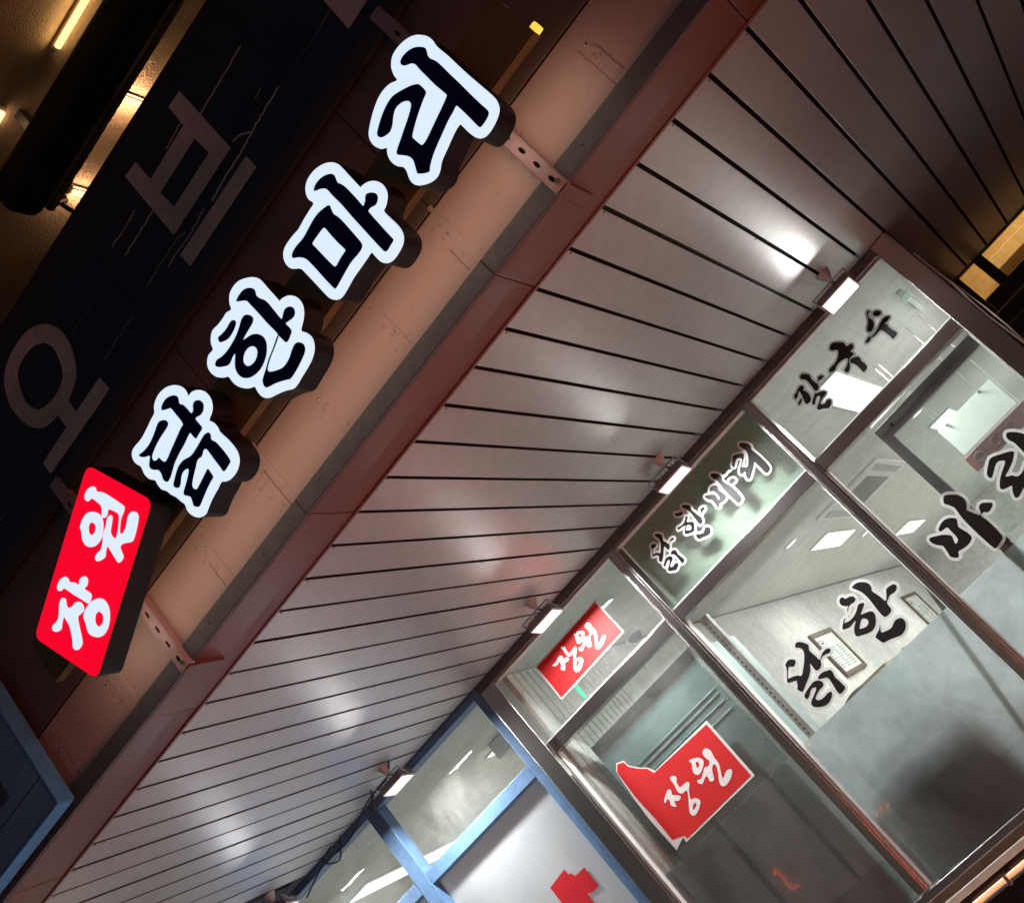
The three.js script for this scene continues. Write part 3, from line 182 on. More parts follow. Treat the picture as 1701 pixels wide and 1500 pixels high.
  bigRi: {s:[[[[-0.2358,2.075],[-0.2221,2.083],[-0.2035,2.0659],[-0.1883,2.0409],[-0.1849,2.0146],[-0.192,1.9884],[-0.195,1.9467],[-0.1979,1.9053],[-0.2005,1.8693],[-0.2243,1.8612],[-0.2447,1.866],[-0.2443,1.9098],[-0.238,1.9644],[-0.2352,2.0063],[-0.233,2.038],[-0.2383,2.0578]]],[[[-0.3871,2.0143],[-0.3823,2.029],[-0.3585,2.0464],[-0.331,2.0599],[-0.2986,2.0455],[-0.2684,2.0293],[-0.2585,2.0188],[-0.2652,2.01],[-0.2885,1.9953],[-0.3197,1.9832],[-0.3441,1.975],[-0.3251,1.9608],[-0.3154,1.9452],[-0.2891,1.9455],[-0.2513,1.9617],[-0.245,1.9383],[-0.2754,1.9145],[-0.3159,1.8957],[-0.3338,1.9003],[-0.3623,1.891],[-0.3741,1.8921],[-0.3776,1.9012],[-0.3658,1.9223],[-0.3544,1.9355],[-0.3752,1.9431],[-0.388,1.9508],[-0.3875,1.9614],[-0.3677,1.98],[-0.3401,1.9962],[-0.3059,2.0136],[-0.313,2.0268],[-0.3287,2.032],[-0.3478,2.0239],[-0.3686,2.0118],[-0.3822,2.0064]]]],m:1,o:[[[[-0.4007,1.9503],[-0.3981,1.9443],[-0.3954,1.9413],[-0.3883,1.936],[-0.3759,1.9308],[-0.3754,1.9293],[-0.3831,1.9173],[-0.3895,1.9023],[-0.3893,1.8948],[-0.3882,1.8903],[-0.3833,1.8843],[-0.3793,1.8813],[-0.3718,1.8786],[-0.3613,1.8791],[-0.3343,1.8876],[-0.3178,1.8838],[-0.3133,1.884],[-0.2908,1.8927],[-0.2698,1.9039],[-0.2578,1.9115],[-0.2563,1.9115],[-0.2582,1.8843],[-0.2564,1.8633],[-0.2533,1.8576],[-0.2418,1.8498],[-0.2368,1.8484],[-0.2098,1.8508],[-0.2045,1.8528],[-0.1926,1.8603],[-0.1901,1.8633],[-0.1886,1.8678],[-0.186,1.8843],[-0.1859,1.9053],[-0.1801,1.9863],[-0.1729,2.0148],[-0.1734,2.0298],[-0.1769,2.0448],[-0.1845,2.0598],[-0.1954,2.0748],[-0.2053,2.0858],[-0.2188,2.0946],[-0.2233,2.095],[-0.2338,2.0925],[-0.2397,2.0883],[-0.2463,2.0808],[-0.2501,2.0688],[-0.25,2.0553],[-0.2452,2.0373],[-0.2458,2.0221],[-0.2473,2.0229],[-0.252,2.0313],[-0.2623,2.0396],[-0.3103,2.0656],[-0.3313,2.0719],[-0.3523,2.0649],[-0.3793,2.0472],[-0.3921,2.0358],[-0.3973,2.0263],[-0.3984,2.0223],[-0.3991,2.0133],[-0.3961,2.0028],[-0.3935,1.9998],[-0.3869,1.9953],[-0.3838,1.9945],[-0.3793,1.9947],[-0.3703,1.9975],[-0.3328,2.0181],[-0.3268,2.0196],[-0.3227,2.0178],[-0.3613,1.9983],[-0.3748,1.9897],[-0.3868,1.9797],[-0.3981,1.9668],[-0.4015,1.9578]],[[-0.3163,1.969],[-0.3176,1.9713],[-0.2833,1.9845],[-0.2683,1.9932],[-0.2517,2.0058],[-0.2483,2.0103],[-0.2473,2.0145],[-0.2474,2.0028],[-0.2492,1.9758],[-0.2503,1.9736],[-0.2548,1.9731],[-0.2728,1.9664],[-0.2923,1.9573],[-0.3043,1.9556],[-0.3089,1.9563]]]]},
  smallKal: {s:[[[[-0.6646,2.7588],[-0.6657,2.7625],[-0.6582,2.7745],[-0.645,2.7752],[-0.6317,2.7807],[-0.615,2.7825],[-0.6066,2.774],[-0.609,2.7655],[-0.6193,2.7618],[-0.6149,2.7543],[-0.6131,2.7371],[-0.6185,2.7203],[-0.6271,2.7097],[-0.6378,2.7089],[-0.6488,2.7125],[-0.6491,2.7239],[-0.6401,2.7443],[-0.6322,2.7685],[-0.6417,2.7664],[-0.6539,2.7596]]],[[[-0.6425,2.7444],[-0.6547,2.7351],[-0.6704,2.7296],[-0.6737,2.7359],[-0.668,2.7423],[-0.6544,2.7449]]],[[[-0.5892,2.8071],[-0.5784,2.8103],[-0.568,2.8037],[-0.5584,2.7893],[-0.5597,2.7764],[-0.5648,2.7668],[-0.563,2.7521],[-0.5624,2.7387],[-0.5492,2.7443],[-0.5407,2.7524],[-0.5302,2.7508],[-0.5235,2.7432],[-0.5273,2.7373],[-0.5389,2.7378],[-0.5482,2.7406],[-0.5601,2.7362],[-0.5665,2.7231],[-0.5761,2.7186],[-0.5866,2.7202],[-0.5875,2.7288],[-0.5831,2.7517],[-0.5798,2.7736],[-0.5829,2.7872],[-0.5908,2.7961]]],[[[-0.5913,2.7204],[-0.5927,2.7144],[-0.5801,2.7079],[-0.5664,2.6977],[-0.5621,2.6878],[-0.5705,2.6821],[-0.5834,2.6814],[-0.5988,2.6783],[-0.6096,2.6727],[-0.6064,2.6641],[-0.596,2.6601],[-0.583,2.6633],[-0.5727,2.6569],[-0.5743,2.6462],[-0.5887,2.637],[-0.6039,2.6364],[-0.6163,2.65],[-0.629,2.6565],[-0.6358,2.6664],[-0.6272,2.6745],[-0.6105,2.6812],[-0.5924,2.6914],[-0.5933,2.6999],[-0.6051,2.7003],[-0.6171,2.6935],[-0.6291,2.6867],[-0.6336,2.6941],[-0.6262,2.7036],[-0.607,2.7125],[-0.599,2.7164]]]],m:1,o:[[[[-0.6809,2.7293],[-0.6757,2.7237],[-0.6712,2.7217],[-0.6574,2.7248],[-0.6581,2.7158],[-0.6556,2.7083],[-0.6532,2.7058],[-0.6472,2.7026],[-0.6394,2.7008],[-0.6416,2.6948],[-0.6403,2.6873],[-0.6387,2.6843],[-0.6337,2.6798],[-0.6382,2.6767],[-0.6432,2.6693],[-0.6436,2.6648],[-0.6406,2.6573],[-0.6337,2.65],[-0.6217,2.6438],[-0.6082,2.6296],[-0.5962,2.6273],[-0.5857,2.6296],[-0.5752,2.6351],[-0.5673,2.6423],[-0.5642,2.6498],[-0.564,2.6528],[-0.5662,2.6616],[-0.5737,2.6683],[-0.5827,2.6713],[-0.5962,2.6684],[-0.5994,2.6693],[-0.5887,2.6725],[-0.5692,2.6742],[-0.5601,2.6783],[-0.5559,2.6828],[-0.5544,2.6858],[-0.5552,2.6948],[-0.5602,2.7027],[-0.5708,2.7113],[-0.5611,2.7173],[-0.5542,2.73],[-0.5512,2.7318],[-0.5482,2.7324],[-0.5407,2.73],[-0.5332,2.729],[-0.5257,2.7294],[-0.5227,2.7307],[-0.5182,2.7345],[-0.5164,2.7383],[-0.5156,2.7443],[-0.5175,2.7488],[-0.5197,2.7522],[-0.5257,2.7574],[-0.5347,2.7606],[-0.5437,2.7598],[-0.5542,2.7507],[-0.555,2.7518],[-0.5566,2.7653],[-0.5525,2.7728],[-0.5505,2.7803],[-0.551,2.7923],[-0.557,2.8028],[-0.5618,2.8088],[-0.5687,2.8148],[-0.5767,2.8182],[-0.5857,2.8177],[-0.5947,2.8129],[-0.5965,2.8103],[-0.5991,2.8028],[-0.5984,2.7938],[-0.5901,2.7833],[-0.588,2.7743],[-0.589,2.7638],[-0.5962,2.7271],[-0.6082,2.7208],[-0.6092,2.7218],[-0.6051,2.7368],[-0.6069,2.7578],[-0.6037,2.7595],[-0.5998,2.7653],[-0.5987,2.7683],[-0.5986,2.7743],[-0.5993,2.7773],[-0.6042,2.7848],[-0.6112,2.7895],[-0.6157,2.7905],[-0.6232,2.7905],[-0.6337,2.7885],[-0.6457,2.7836],[-0.6592,2.7824],[-0.6637,2.7803],[-0.6697,2.7728],[-0.6732,2.7653],[-0.6743,2.7608],[-0.6727,2.7551],[-0.6684,2.7518],[-0.6691,2.7503],[-0.6727,2.7488],[-0.6792,2.7428],[-0.6817,2.7368]]]]},
  smallGuk: {s:[[[[-0.4254,2.7973],[-0.4135,2.8041],[-0.3998,2.801],[-0.3833,2.7845],[-0.3738,2.7684],[-0.3769,2.754],[-0.3634,2.7487],[-0.3558,2.7423],[-0.3578,2.7345],[-0.3673,2.7277],[-0.3818,2.7266],[-0.3799,2.7193],[-0.3804,2.7097],[-0.3919,2.7102],[-0.4045,2.7095],[-0.4141,2.7027],[-0.4192,2.6933],[-0.4347,2.6807],[-0.4488,2.6764],[-0.4529,2.6862],[-0.4514,2.6945],[-0.4397,2.6965],[-0.4233,2.703],[-0.4125,2.711],[-0.4098,2.7181],[-0.4199,2.7245],[-0.437,2.7288],[-0.4554,2.7295],[-0.472,2.723],[-0.4859,2.7235],[-0.4936,2.7323],[-0.4898,2.7406],[-0.4757,2.7425],[-0.4584,2.7405],[-0.4384,2.7458],[-0.4182,2.7582],[-0.4117,2.7712],[-0.4217,2.7801],[-0.4292,2.7914]]],[[[-0.404,2.7064],[-0.3901,2.7005],[-0.3775,2.6922],[-0.3751,2.6809],[-0.3803,2.6692],[-0.3791,2.6501],[-0.3833,2.6349],[-0.396,2.6317],[-0.4074,2.6321],[-0.4063,2.6534],[-0.4063,2.6761],[-0.4108,2.6899],[-0.4145,2.6955]]]],m:1,o:[[[[-0.5009,2.7289],[-0.4971,2.7225],[-0.4911,2.7175],[-0.4881,2.7158],[-0.4806,2.7144],[-0.4701,2.7152],[-0.4536,2.7216],[-0.4476,2.7218],[-0.4296,2.7192],[-0.4197,2.7154],[-0.4266,2.7104],[-0.4341,2.7069],[-0.4416,2.7043],[-0.4536,2.7022],[-0.4566,2.7005],[-0.4608,2.6929],[-0.4609,2.6854],[-0.4581,2.6756],[-0.4536,2.6701],[-0.4491,2.6684],[-0.4386,2.6701],[-0.4296,2.6745],[-0.4176,2.6838],[-0.4164,2.6824],[-0.4142,2.6749],[-0.414,2.6659],[-0.4156,2.6419],[-0.4154,2.6314],[-0.4131,2.6265],[-0.4056,2.623],[-0.4026,2.6224],[-0.3876,2.6245],[-0.3786,2.6284],[-0.3761,2.6314],[-0.3724,2.6404],[-0.3711,2.6494],[-0.3722,2.6674],[-0.3673,2.6794],[-0.3674,2.6884],[-0.3711,2.697],[-0.3768,2.7019],[-0.3726,2.7079],[-0.3713,2.7139],[-0.3718,2.7184],[-0.3711,2.7192],[-0.3636,2.7206],[-0.3568,2.7244],[-0.3521,2.7289],[-0.348,2.7364],[-0.3479,2.7439],[-0.3492,2.7469],[-0.3531,2.7515],[-0.3601,2.7559],[-0.3677,2.7589],[-0.3658,2.7679],[-0.3662,2.7709],[-0.3702,2.7799],[-0.3771,2.7896],[-0.3858,2.7994],[-0.3943,2.8069],[-0.4041,2.8115],[-0.4146,2.812],[-0.4221,2.8091],[-0.4311,2.803],[-0.4359,2.7979],[-0.4372,2.7919],[-0.4361,2.7874],[-0.4329,2.7814],[-0.4281,2.7754],[-0.4208,2.7694],[-0.4208,2.7679],[-0.4246,2.7634],[-0.4311,2.7587],[-0.4401,2.7539],[-0.4506,2.75],[-0.4596,2.7487],[-0.4746,2.7504],[-0.4836,2.7502],[-0.4926,2.7481],[-0.4956,2.746],[-0.5007,2.7394],[-0.5016,2.7319]]]]},
  smallSu: {s:[[[[-0.2195,2.7617],[-0.2102,2.7661],[-0.2003,2.7621],[-0.1935,2.753],[-0.1937,2.7439],[-0.2007,2.7395],[-0.2123,2.744],[-0.2196,2.7527]]],[[[-0.2304,2.7849],[-0.2212,2.7869],[-0.2176,2.7801],[-0.2241,2.7775],[-0.2302,2.777],[-0.2372,2.7673],[-0.2369,2.7541],[-0.2376,2.7422],[-0.2486,2.7295],[-0.2615,2.7217],[-0.274,2.721],[-0.2803,2.7285],[-0.2791,2.7372],[-0.2668,2.7458],[-0.2502,2.7571],[-0.2403,2.771]]],[[[-0.3155,2.7084],[-0.3051,2.7116],[-0.2914,2.7134],[-0.2906,2.7074],[-0.2783,2.7057],[-0.2601,2.7074],[-0.2419,2.7114],[-0.2212,2.7177],[-0.2053,2.7218],[-0.1932,2.7178],[-0.1837,2.7091],[-0.1893,2.703],[-0.2055,2.7017],[-0.2166,2.7021],[-0.2116,2.6937],[-0.2157,2.6832],[-0.2145,2.6667],[-0.2111,2.6501],[-0.213,2.6396],[-0.2254,2.6365],[-0.2388,2.637],[-0.2389,2.6522],[-0.2386,2.6746],[-0.244,2.6961],[-0.2585,2.6979],[-0.2787,2.6986],[-0.2909,2.7027],[-0.3025,2.6984],[-0.3144,2.7005],[-0.3173,2.7054]]]],m:1,o:[[[[-0.324,2.6996],[-0.3184,2.6936],[-0.3103,2.691],[-0.3013,2.6905],[-0.2908,2.6942],[-0.2803,2.6908],[-0.2503,2.6896],[-0.2482,2.6846],[-0.2466,2.6741],[-0.2477,2.6426],[-0.2458,2.6331],[-0.2428,2.63],[-0.2338,2.6276],[-0.2158,2.6298],[-0.2077,2.6336],[-0.2032,2.6426],[-0.2033,2.6516],[-0.2066,2.6681],[-0.2076,2.6816],[-0.2031,2.6936],[-0.1873,2.6952],[-0.1813,2.6984],[-0.1775,2.7026],[-0.1758,2.7086],[-0.1761,2.7116],[-0.1816,2.7191],[-0.1888,2.7244],[-0.1963,2.7282],[-0.2038,2.7298],[-0.2143,2.7283],[-0.2473,2.7183],[-0.2488,2.7184],[-0.2488,2.7195],[-0.2368,2.7299],[-0.2308,2.7381],[-0.2278,2.7526],[-0.2268,2.7491],[-0.2218,2.7418],[-0.2163,2.7371],[-0.2083,2.7331],[-0.2008,2.7315],[-0.1933,2.7335],[-0.1877,2.7386],[-0.186,2.7416],[-0.1848,2.7476],[-0.1855,2.7536],[-0.1899,2.7626],[-0.1948,2.7678],[-0.2008,2.7717],[-0.2118,2.7746],[-0.21,2.7776],[-0.2099,2.7821],[-0.2117,2.7881],[-0.2158,2.7928],[-0.2203,2.7949],[-0.2278,2.7949],[-0.2338,2.7922],[-0.2368,2.7898],[-0.2562,2.7626],[-0.2788,2.7477],[-0.2858,2.7416],[-0.2888,2.7326],[-0.2881,2.7266],[-0.2852,2.7206],[-0.2863,2.7195],[-0.2908,2.7214],[-0.2983,2.721],[-0.3133,2.7177],[-0.3193,2.7154],[-0.3238,2.7116],[-0.3251,2.7086],[-0.3252,2.7041]]]]},
  paneDak: {s:[[[[-1.492,2.8094],[-1.4841,2.8099],[-1.4745,2.8014],[-1.4686,2.7894],[-1.4727,2.7801],[-1.4803,2.7675],[-1.4764,2.7502],[-1.4734,2.7389],[-1.4638,2.7411],[-1.4552,2.7459],[-1.4447,2.7455],[-1.4393,2.7402],[-1.4436,2.7361],[-1.455,2.7391],[-1.4646,2.7386],[-1.4725,2.7363],[-1.4775,2.728],[-1.4862,2.7232],[-1.4932,2.7234],[-1.4935,2.7337],[-1.4938,2.744],[-1.4999,2.7434],[-1.5172,2.7303],[-1.5318,2.718],[-1.5448,2.7108],[-1.5519,2.7093],[-1.5556,2.7163],[-1.5541,2.7231],[-1.548,2.7272],[-1.5422,2.7381],[-1.5531,2.7472],[-1.5621,2.751],[-1.5614,2.757],[-1.551,2.7669],[-1.5416,2.7777],[-1.5401,2.7881],[-1.5305,2.7903],[-1.5197,2.7864],[-1.5177,2.7776],[-1.5228,2.7727],[-1.5317,2.773],[-1.5389,2.7757],[-1.5448,2.7675],[-1.5552,2.7576],[-1.5399,2.7527],[-1.528,2.7393],[-1.5082,2.7549],[-1.4945,2.7715],[-1.4897,2.7868],[-1.4918,2.799]]],[[[-1.4796,2.7067],[-1.4725,2.7014],[-1.4713,2.692],[-1.4746,2.6819],[-1.4723,2.6632],[-1.471,2.6437],[-1.4769,2.6396],[-1.4874,2.6383],[-1.4893,2.6451],[-1.4865,2.6704],[-1.487,2.6874],[-1.4907,2.6943],[-1.4969,2.6988],[-1.4927,2.7064]]],[[[-1.512,2.7019],[-1.5039,2.6957],[-1.5044,2.6846],[-1.5131,2.6798],[-1.5235,2.6768],[-1.5365,2.6696],[-1.5354,2.6619],[-1.5265,2.6599],[-1.5143,2.6612],[-1.5046,2.6583],[-1.5043,2.6498],[-1.5155,2.6426],[-1.5294,2.6396],[-1.5402,2.6468],[-1.551,2.6539],[-1.5557,2.6634],[-1.5497,2.6692],[-1.5384,2.6747],[-1.522,2.6852],[-1.5222,2.6921],[-1.5328,2.6924],[-1.545,2.6877],[-1.5546,2.6838],[-1.5549,2.6923],[-1.5427,2.6988],[-1.5262,2.7058]]]],m:1,o:[[[[-1.5714,2.7488],[-1.5679,2.7435],[-1.5574,2.7386],[-1.5545,2.7368],[-1.5538,2.7353],[-1.5613,2.7293],[-1.5648,2.7218],[-1.5651,2.7158],[-1.5635,2.7098],[-1.5582,2.7023],[-1.5634,2.6964],[-1.5655,2.6888],[-1.5654,2.6858],[-1.5632,2.6798],[-1.5588,2.6753],[-1.5649,2.6655],[-1.5651,2.6618],[-1.5634,2.6558],[-1.5586,2.6483],[-1.5559,2.6457],[-1.5394,2.6341],[-1.5304,2.6302],[-1.5214,2.6308],[-1.5124,2.6336],[-1.504,2.6378],[-1.4989,2.6415],[-1.4971,2.6348],[-1.4929,2.6306],[-1.4899,2.6291],[-1.4809,2.6289],[-1.4704,2.6314],[-1.4659,2.6345],[-1.4625,2.6393],[-1.4615,2.6438],[-1.4616,2.6528],[-1.4649,2.6813],[-1.462,2.6903],[-1.4618,2.6978],[-1.4638,2.7053],[-1.4659,2.7083],[-1.4704,2.7128],[-1.4768,2.7158],[-1.4762,2.7173],[-1.4703,2.7218],[-1.4659,2.7286],[-1.4569,2.7296],[-1.4449,2.7267],[-1.4404,2.7271],[-1.4338,2.7308],[-1.43,2.7383],[-1.4302,2.7428],[-1.4335,2.7488],[-1.4419,2.7546],[-1.4494,2.7559],[-1.4554,2.7555],[-1.4584,2.7549],[-1.4659,2.751],[-1.4669,2.7518],[-1.4697,2.7608],[-1.4701,2.7668],[-1.4608,2.7818],[-1.4592,2.7878],[-1.4595,2.7923],[-1.4629,2.8009],[-1.4671,2.8073],[-1.4726,2.8133],[-1.4809,2.8189],[-1.4884,2.8203],[-1.4914,2.8199],[-1.4974,2.8172],[-1.5012,2.8118],[-1.502,2.8043],[-1.4993,2.7878],[-1.5005,2.7818],[-1.5032,2.7758],[-1.5087,2.7683],[-1.5235,2.7533],[-1.5274,2.7515],[-1.5331,2.7593],[-1.5369,2.7623],[-1.5349,2.7641],[-1.5274,2.7629],[-1.5214,2.7633],[-1.5139,2.767],[-1.5088,2.7743],[-1.5086,2.7848],[-1.5124,2.7924],[-1.5199,2.7973],[-1.5289,2.7996],[-1.5364,2.7995],[-1.5439,2.7968],[-1.5477,2.7938],[-1.5492,2.7908],[-1.5514,2.7805],[-1.5701,2.7608],[-1.5723,2.7548]],[[-1.5184,2.7143],[-1.5196,2.7158],[-1.5034,2.7286],[-1.5019,2.7197],[-1.4979,2.7143],[-1.5034,2.7088]],[[-1.5094,2.6704],[-1.5102,2.6708],[-1.5029,2.6738],[-1.4967,2.6783],[-1.4959,2.6801],[-1.4959,2.6753],[-1.4965,2.6663],[-1.4974,2.6646],[-1.5034,2.6683]]]]},
  paneHan: {s:[[[[-1.3196,2.8063],[-1.311,2.8077],[-1.3011,2.7999],[-1.2926,2.7872],[-1.2925,2.777],[-1.2984,2.7662],[-1.2956,2.7499],[-1.2936,2.7312],[-1.2909,2.7201],[-1.2799,2.7273],[-1.2697,2.7404],[-1.2569,2.7391],[-1.2508,2.733],[-1.255,2.7272],[-1.2662,2.7268],[-1.2773,2.7247],[-1.2883,2.7192],[-1.2933,2.7076],[-1.2975,2.6984],[-1.3077,2.6954],[-1.3163,2.6974],[-1.3157,2.7101],[-1.3126,2.737],[-1.3095,2.7641],[-1.3115,2.7829],[-1.3178,2.7977]]],[[[-1.3587,2.8089],[-1.3534,2.8018],[-1.3403,2.7969],[-1.3332,2.7881],[-1.3375,2.7823],[-1.3496,2.7845],[-1.3584,2.79],[-1.3646,2.798],[-1.3639,2.8056]]],[[[-1.3363,2.7643],[-1.3302,2.7598],[-1.3361,2.7541],[-1.349,2.7469],[-1.3411,2.7373],[-1.3306,2.7301],[-1.3313,2.7191],[-1.3418,2.7063],[-1.3559,2.6972],[-1.3707,2.7019],[-1.3864,2.711],[-1.39,2.7179],[-1.3781,2.7293],[-1.3661,2.7374],[-1.3732,2.7445],[-1.3889,2.7468],[-1.4011,2.7507],[-1.3935,2.7581],[-1.3794,2.7524],[-1.3612,2.7525],[-1.3449,2.7595]],[[-1.3574,2.7354],[-1.3487,2.7265],[-1.3511,2.7156],[-1.3596,2.7108],[-1.3701,2.7163],[-1.3754,2.7233],[-1.3669,2.7315]]],[[[-1.3074,2.6719],[-1.2979,2.6657],[-1.296,2.6539],[-1.3044,2.6425],[-1.3181,2.6396],[-1.3335,2.6451],[-1.3508,2.6524],[-1.363,2.6578],[-1.3649,2.6697],[-1.3625,2.6772],[-1.3522,2.6802],[-1.3495,2.6742],[-1.339,2.6671],[-1.3287,2.6634],[-1.3176,2.6689]]]],m:1,o:[[[[-1.4092,2.7456],[-1.4061,2.7426],[-1.4001,2.7397],[-1.3846,2.7366],[-1.3926,2.7293],[-1.3988,2.7216],[-1.3993,2.7126],[-1.3972,2.7081],[-1.3924,2.7036],[-1.3836,2.6979],[-1.3671,2.6898],[-1.362,2.6886],[-1.369,2.6841],[-1.3736,2.6766],[-1.3743,2.6631],[-1.3709,2.6526],[-1.3686,2.6502],[-1.3626,2.6466],[-1.3281,2.6326],[-1.3191,2.6301],[-1.3101,2.6305],[-1.2992,2.6346],[-1.2916,2.6421],[-1.2876,2.6496],[-1.2865,2.6541],[-1.2868,2.6631],[-1.2906,2.6718],[-1.2981,2.6783],[-1.3056,2.6812],[-1.3131,2.6806],[-1.3296,2.6733],[-1.341,2.6796],[-1.3444,2.6856],[-1.3487,2.6901],[-1.3431,2.6928],[-1.3356,2.699],[-1.3266,2.709],[-1.3258,2.7081],[-1.3261,2.7006],[-1.3248,2.6931],[-1.3221,2.6899],[-1.3146,2.6862],[-1.3011,2.6868],[-1.293,2.6901],[-1.2896,2.6931],[-1.2852,2.7021],[-1.2816,2.7115],[-1.2786,2.7141],[-1.2696,2.7167],[-1.2531,2.7179],[-1.2488,2.7201],[-1.2451,2.7231],[-1.2431,2.7261],[-1.2414,2.7321],[-1.2416,2.7351],[-1.2446,2.7411],[-1.2471,2.7439],[-1.2531,2.7478],[-1.2621,2.7504],[-1.2741,2.7489],[-1.2846,2.7375],[-1.2885,2.7636],[-1.2831,2.7756],[-1.2822,2.7816],[-1.2833,2.7891],[-1.2878,2.7981],[-1.2936,2.8058],[-1.2996,2.8117],[-1.3071,2.8163],[-1.3176,2.8174],[-1.3251,2.8141],[-1.3289,2.8086],[-1.3296,2.8],[-1.3356,2.8052],[-1.3476,2.8099],[-1.3521,2.8157],[-1.3551,2.8177],[-1.3596,2.8183],[-1.3671,2.8159],[-1.3723,2.8101],[-1.3743,2.8041],[-1.374,2.7966],[-1.3722,2.7921],[-1.3686,2.7869],[-1.3596,2.779],[-1.3521,2.7753],[-1.3411,2.7726],[-1.3551,2.765],[-1.3641,2.7618],[-1.3761,2.7616],[-1.3911,2.7673],[-1.3971,2.7668],[-1.4046,2.7626],[-1.4075,2.7591],[-1.4106,2.7516]],[[-1.3326,2.7433],[-1.334,2.7441],[-1.3251,2.7505],[-1.321,2.7576],[-1.321,2.7621],[-1.3223,2.7651],[-1.3258,2.7696],[-1.3326,2.7741],[-1.3266,2.7787],[-1.3236,2.7877],[-1.3207,2.7801],[-1.3191,2.7651],[-1.3203,2.7606],[-1.32,2.7546],[-1.3221,2.7373],[-1.3236,2.7366]]]]},
  paneMa: {s:[[[[-1.1363,2.8056],[-1.127,2.8077],[-1.1161,2.7979],[-1.1076,2.7824],[-1.1068,2.768],[-1.1161,2.7541],[-1.1144,2.7389],[-1.1077,2.7186],[-1.106,2.7035],[-1.106,2.6769],[-1.1077,2.6521],[-1.1111,2.6423],[-1.1227,2.6377],[-1.1344,2.6365],[-1.137,2.6473],[-1.1378,2.6764],[-1.1379,2.7097],[-1.1362,2.7348],[-1.1329,2.7548],[-1.1329,2.775],[-1.138,2.7938]]],[[[-1.0976,2.7316],[-1.0884,2.7337],[-1.0775,2.7275],[-1.0734,2.7181],[-1.0792,2.7125],[-1.0893,2.7129],[-1.101,2.715],[-1.1018,2.7242]]],[[[-1.1845,2.7645],[-1.1744,2.7708],[-1.16,2.7694],[-1.1489,2.7596],[-1.1481,2.7503],[-1.1548,2.7372],[-1.1514,2.7203],[-1.1497,2.7051],[-1.153,2.6952],[-1.1681,2.6908],[-1.1833,2.693],[-1.1952,2.6951],[-1.1985,2.6885],[-1.2036,2.687],[-1.2096,2.6948],[-1.2071,2.7106],[-1.2056,2.729],[-1.215,2.7437],[-1.2177,2.7582],[-1.2134,2.7639],[-1.1972,2.754],[-1.1844,2.7425],[-1.1801,2.7297],[-1.1851,2.7148],[-1.1817,2.7097],[-1.175,2.7144],[-1.1725,2.7303],[-1.1734,2.7497],[-1.1828,2.7576]]]],m:1,o:[[[[-1.2257,2.7466],[-1.2233,2.7391],[-1.2151,2.7256],[-1.219,2.6941],[-1.2183,2.6911],[-1.2142,2.6836],[-1.2077,2.6784],[-1.2002,2.6774],[-1.1954,2.6791],[-1.1897,2.6846],[-1.1777,2.6821],[-1.1672,2.6813],[-1.1567,2.6833],[-1.1477,2.687],[-1.1458,2.6386],[-1.1417,2.6303],[-1.1387,2.6279],[-1.1357,2.627],[-1.1282,2.6267],[-1.1132,2.6305],[-1.1057,2.6345],[-1.1031,2.6371],[-1.0997,2.6431],[-1.0982,2.6521],[-1.0966,2.6761],[-1.0964,2.7031],[-1.0952,2.7038],[-1.0832,2.7028],[-1.0772,2.7033],[-1.0742,2.7045],[-1.0691,2.7076],[-1.0652,2.7134],[-1.064,2.7166],[-1.0643,2.7211],[-1.066,2.7271],[-1.0699,2.7331],[-1.0787,2.7399],[-1.0862,2.743],[-1.0937,2.743],[-1.0967,2.7424],[-1.1042,2.7387],[-1.1064,2.7466],[-1.1066,2.7511],[-1.0975,2.7661],[-1.0966,2.7751],[-1.0983,2.7841],[-1.1027,2.7946],[-1.1087,2.8039],[-1.1153,2.8111],[-1.1252,2.817],[-1.1327,2.8175],[-1.1372,2.8161],[-1.1432,2.8122],[-1.1466,2.8051],[-1.1475,2.8021],[-1.1475,2.7931],[-1.1424,2.7736],[-1.1428,2.7676],[-1.1477,2.7724],[-1.1552,2.7775],[-1.1672,2.7806],[-1.1762,2.7801],[-1.1852,2.7764],[-1.1917,2.7706],[-1.1942,2.7642],[-1.2092,2.7724],[-1.2152,2.7733],[-1.2218,2.7706],[-1.2255,2.7661],[-1.2271,2.7586]]]]},
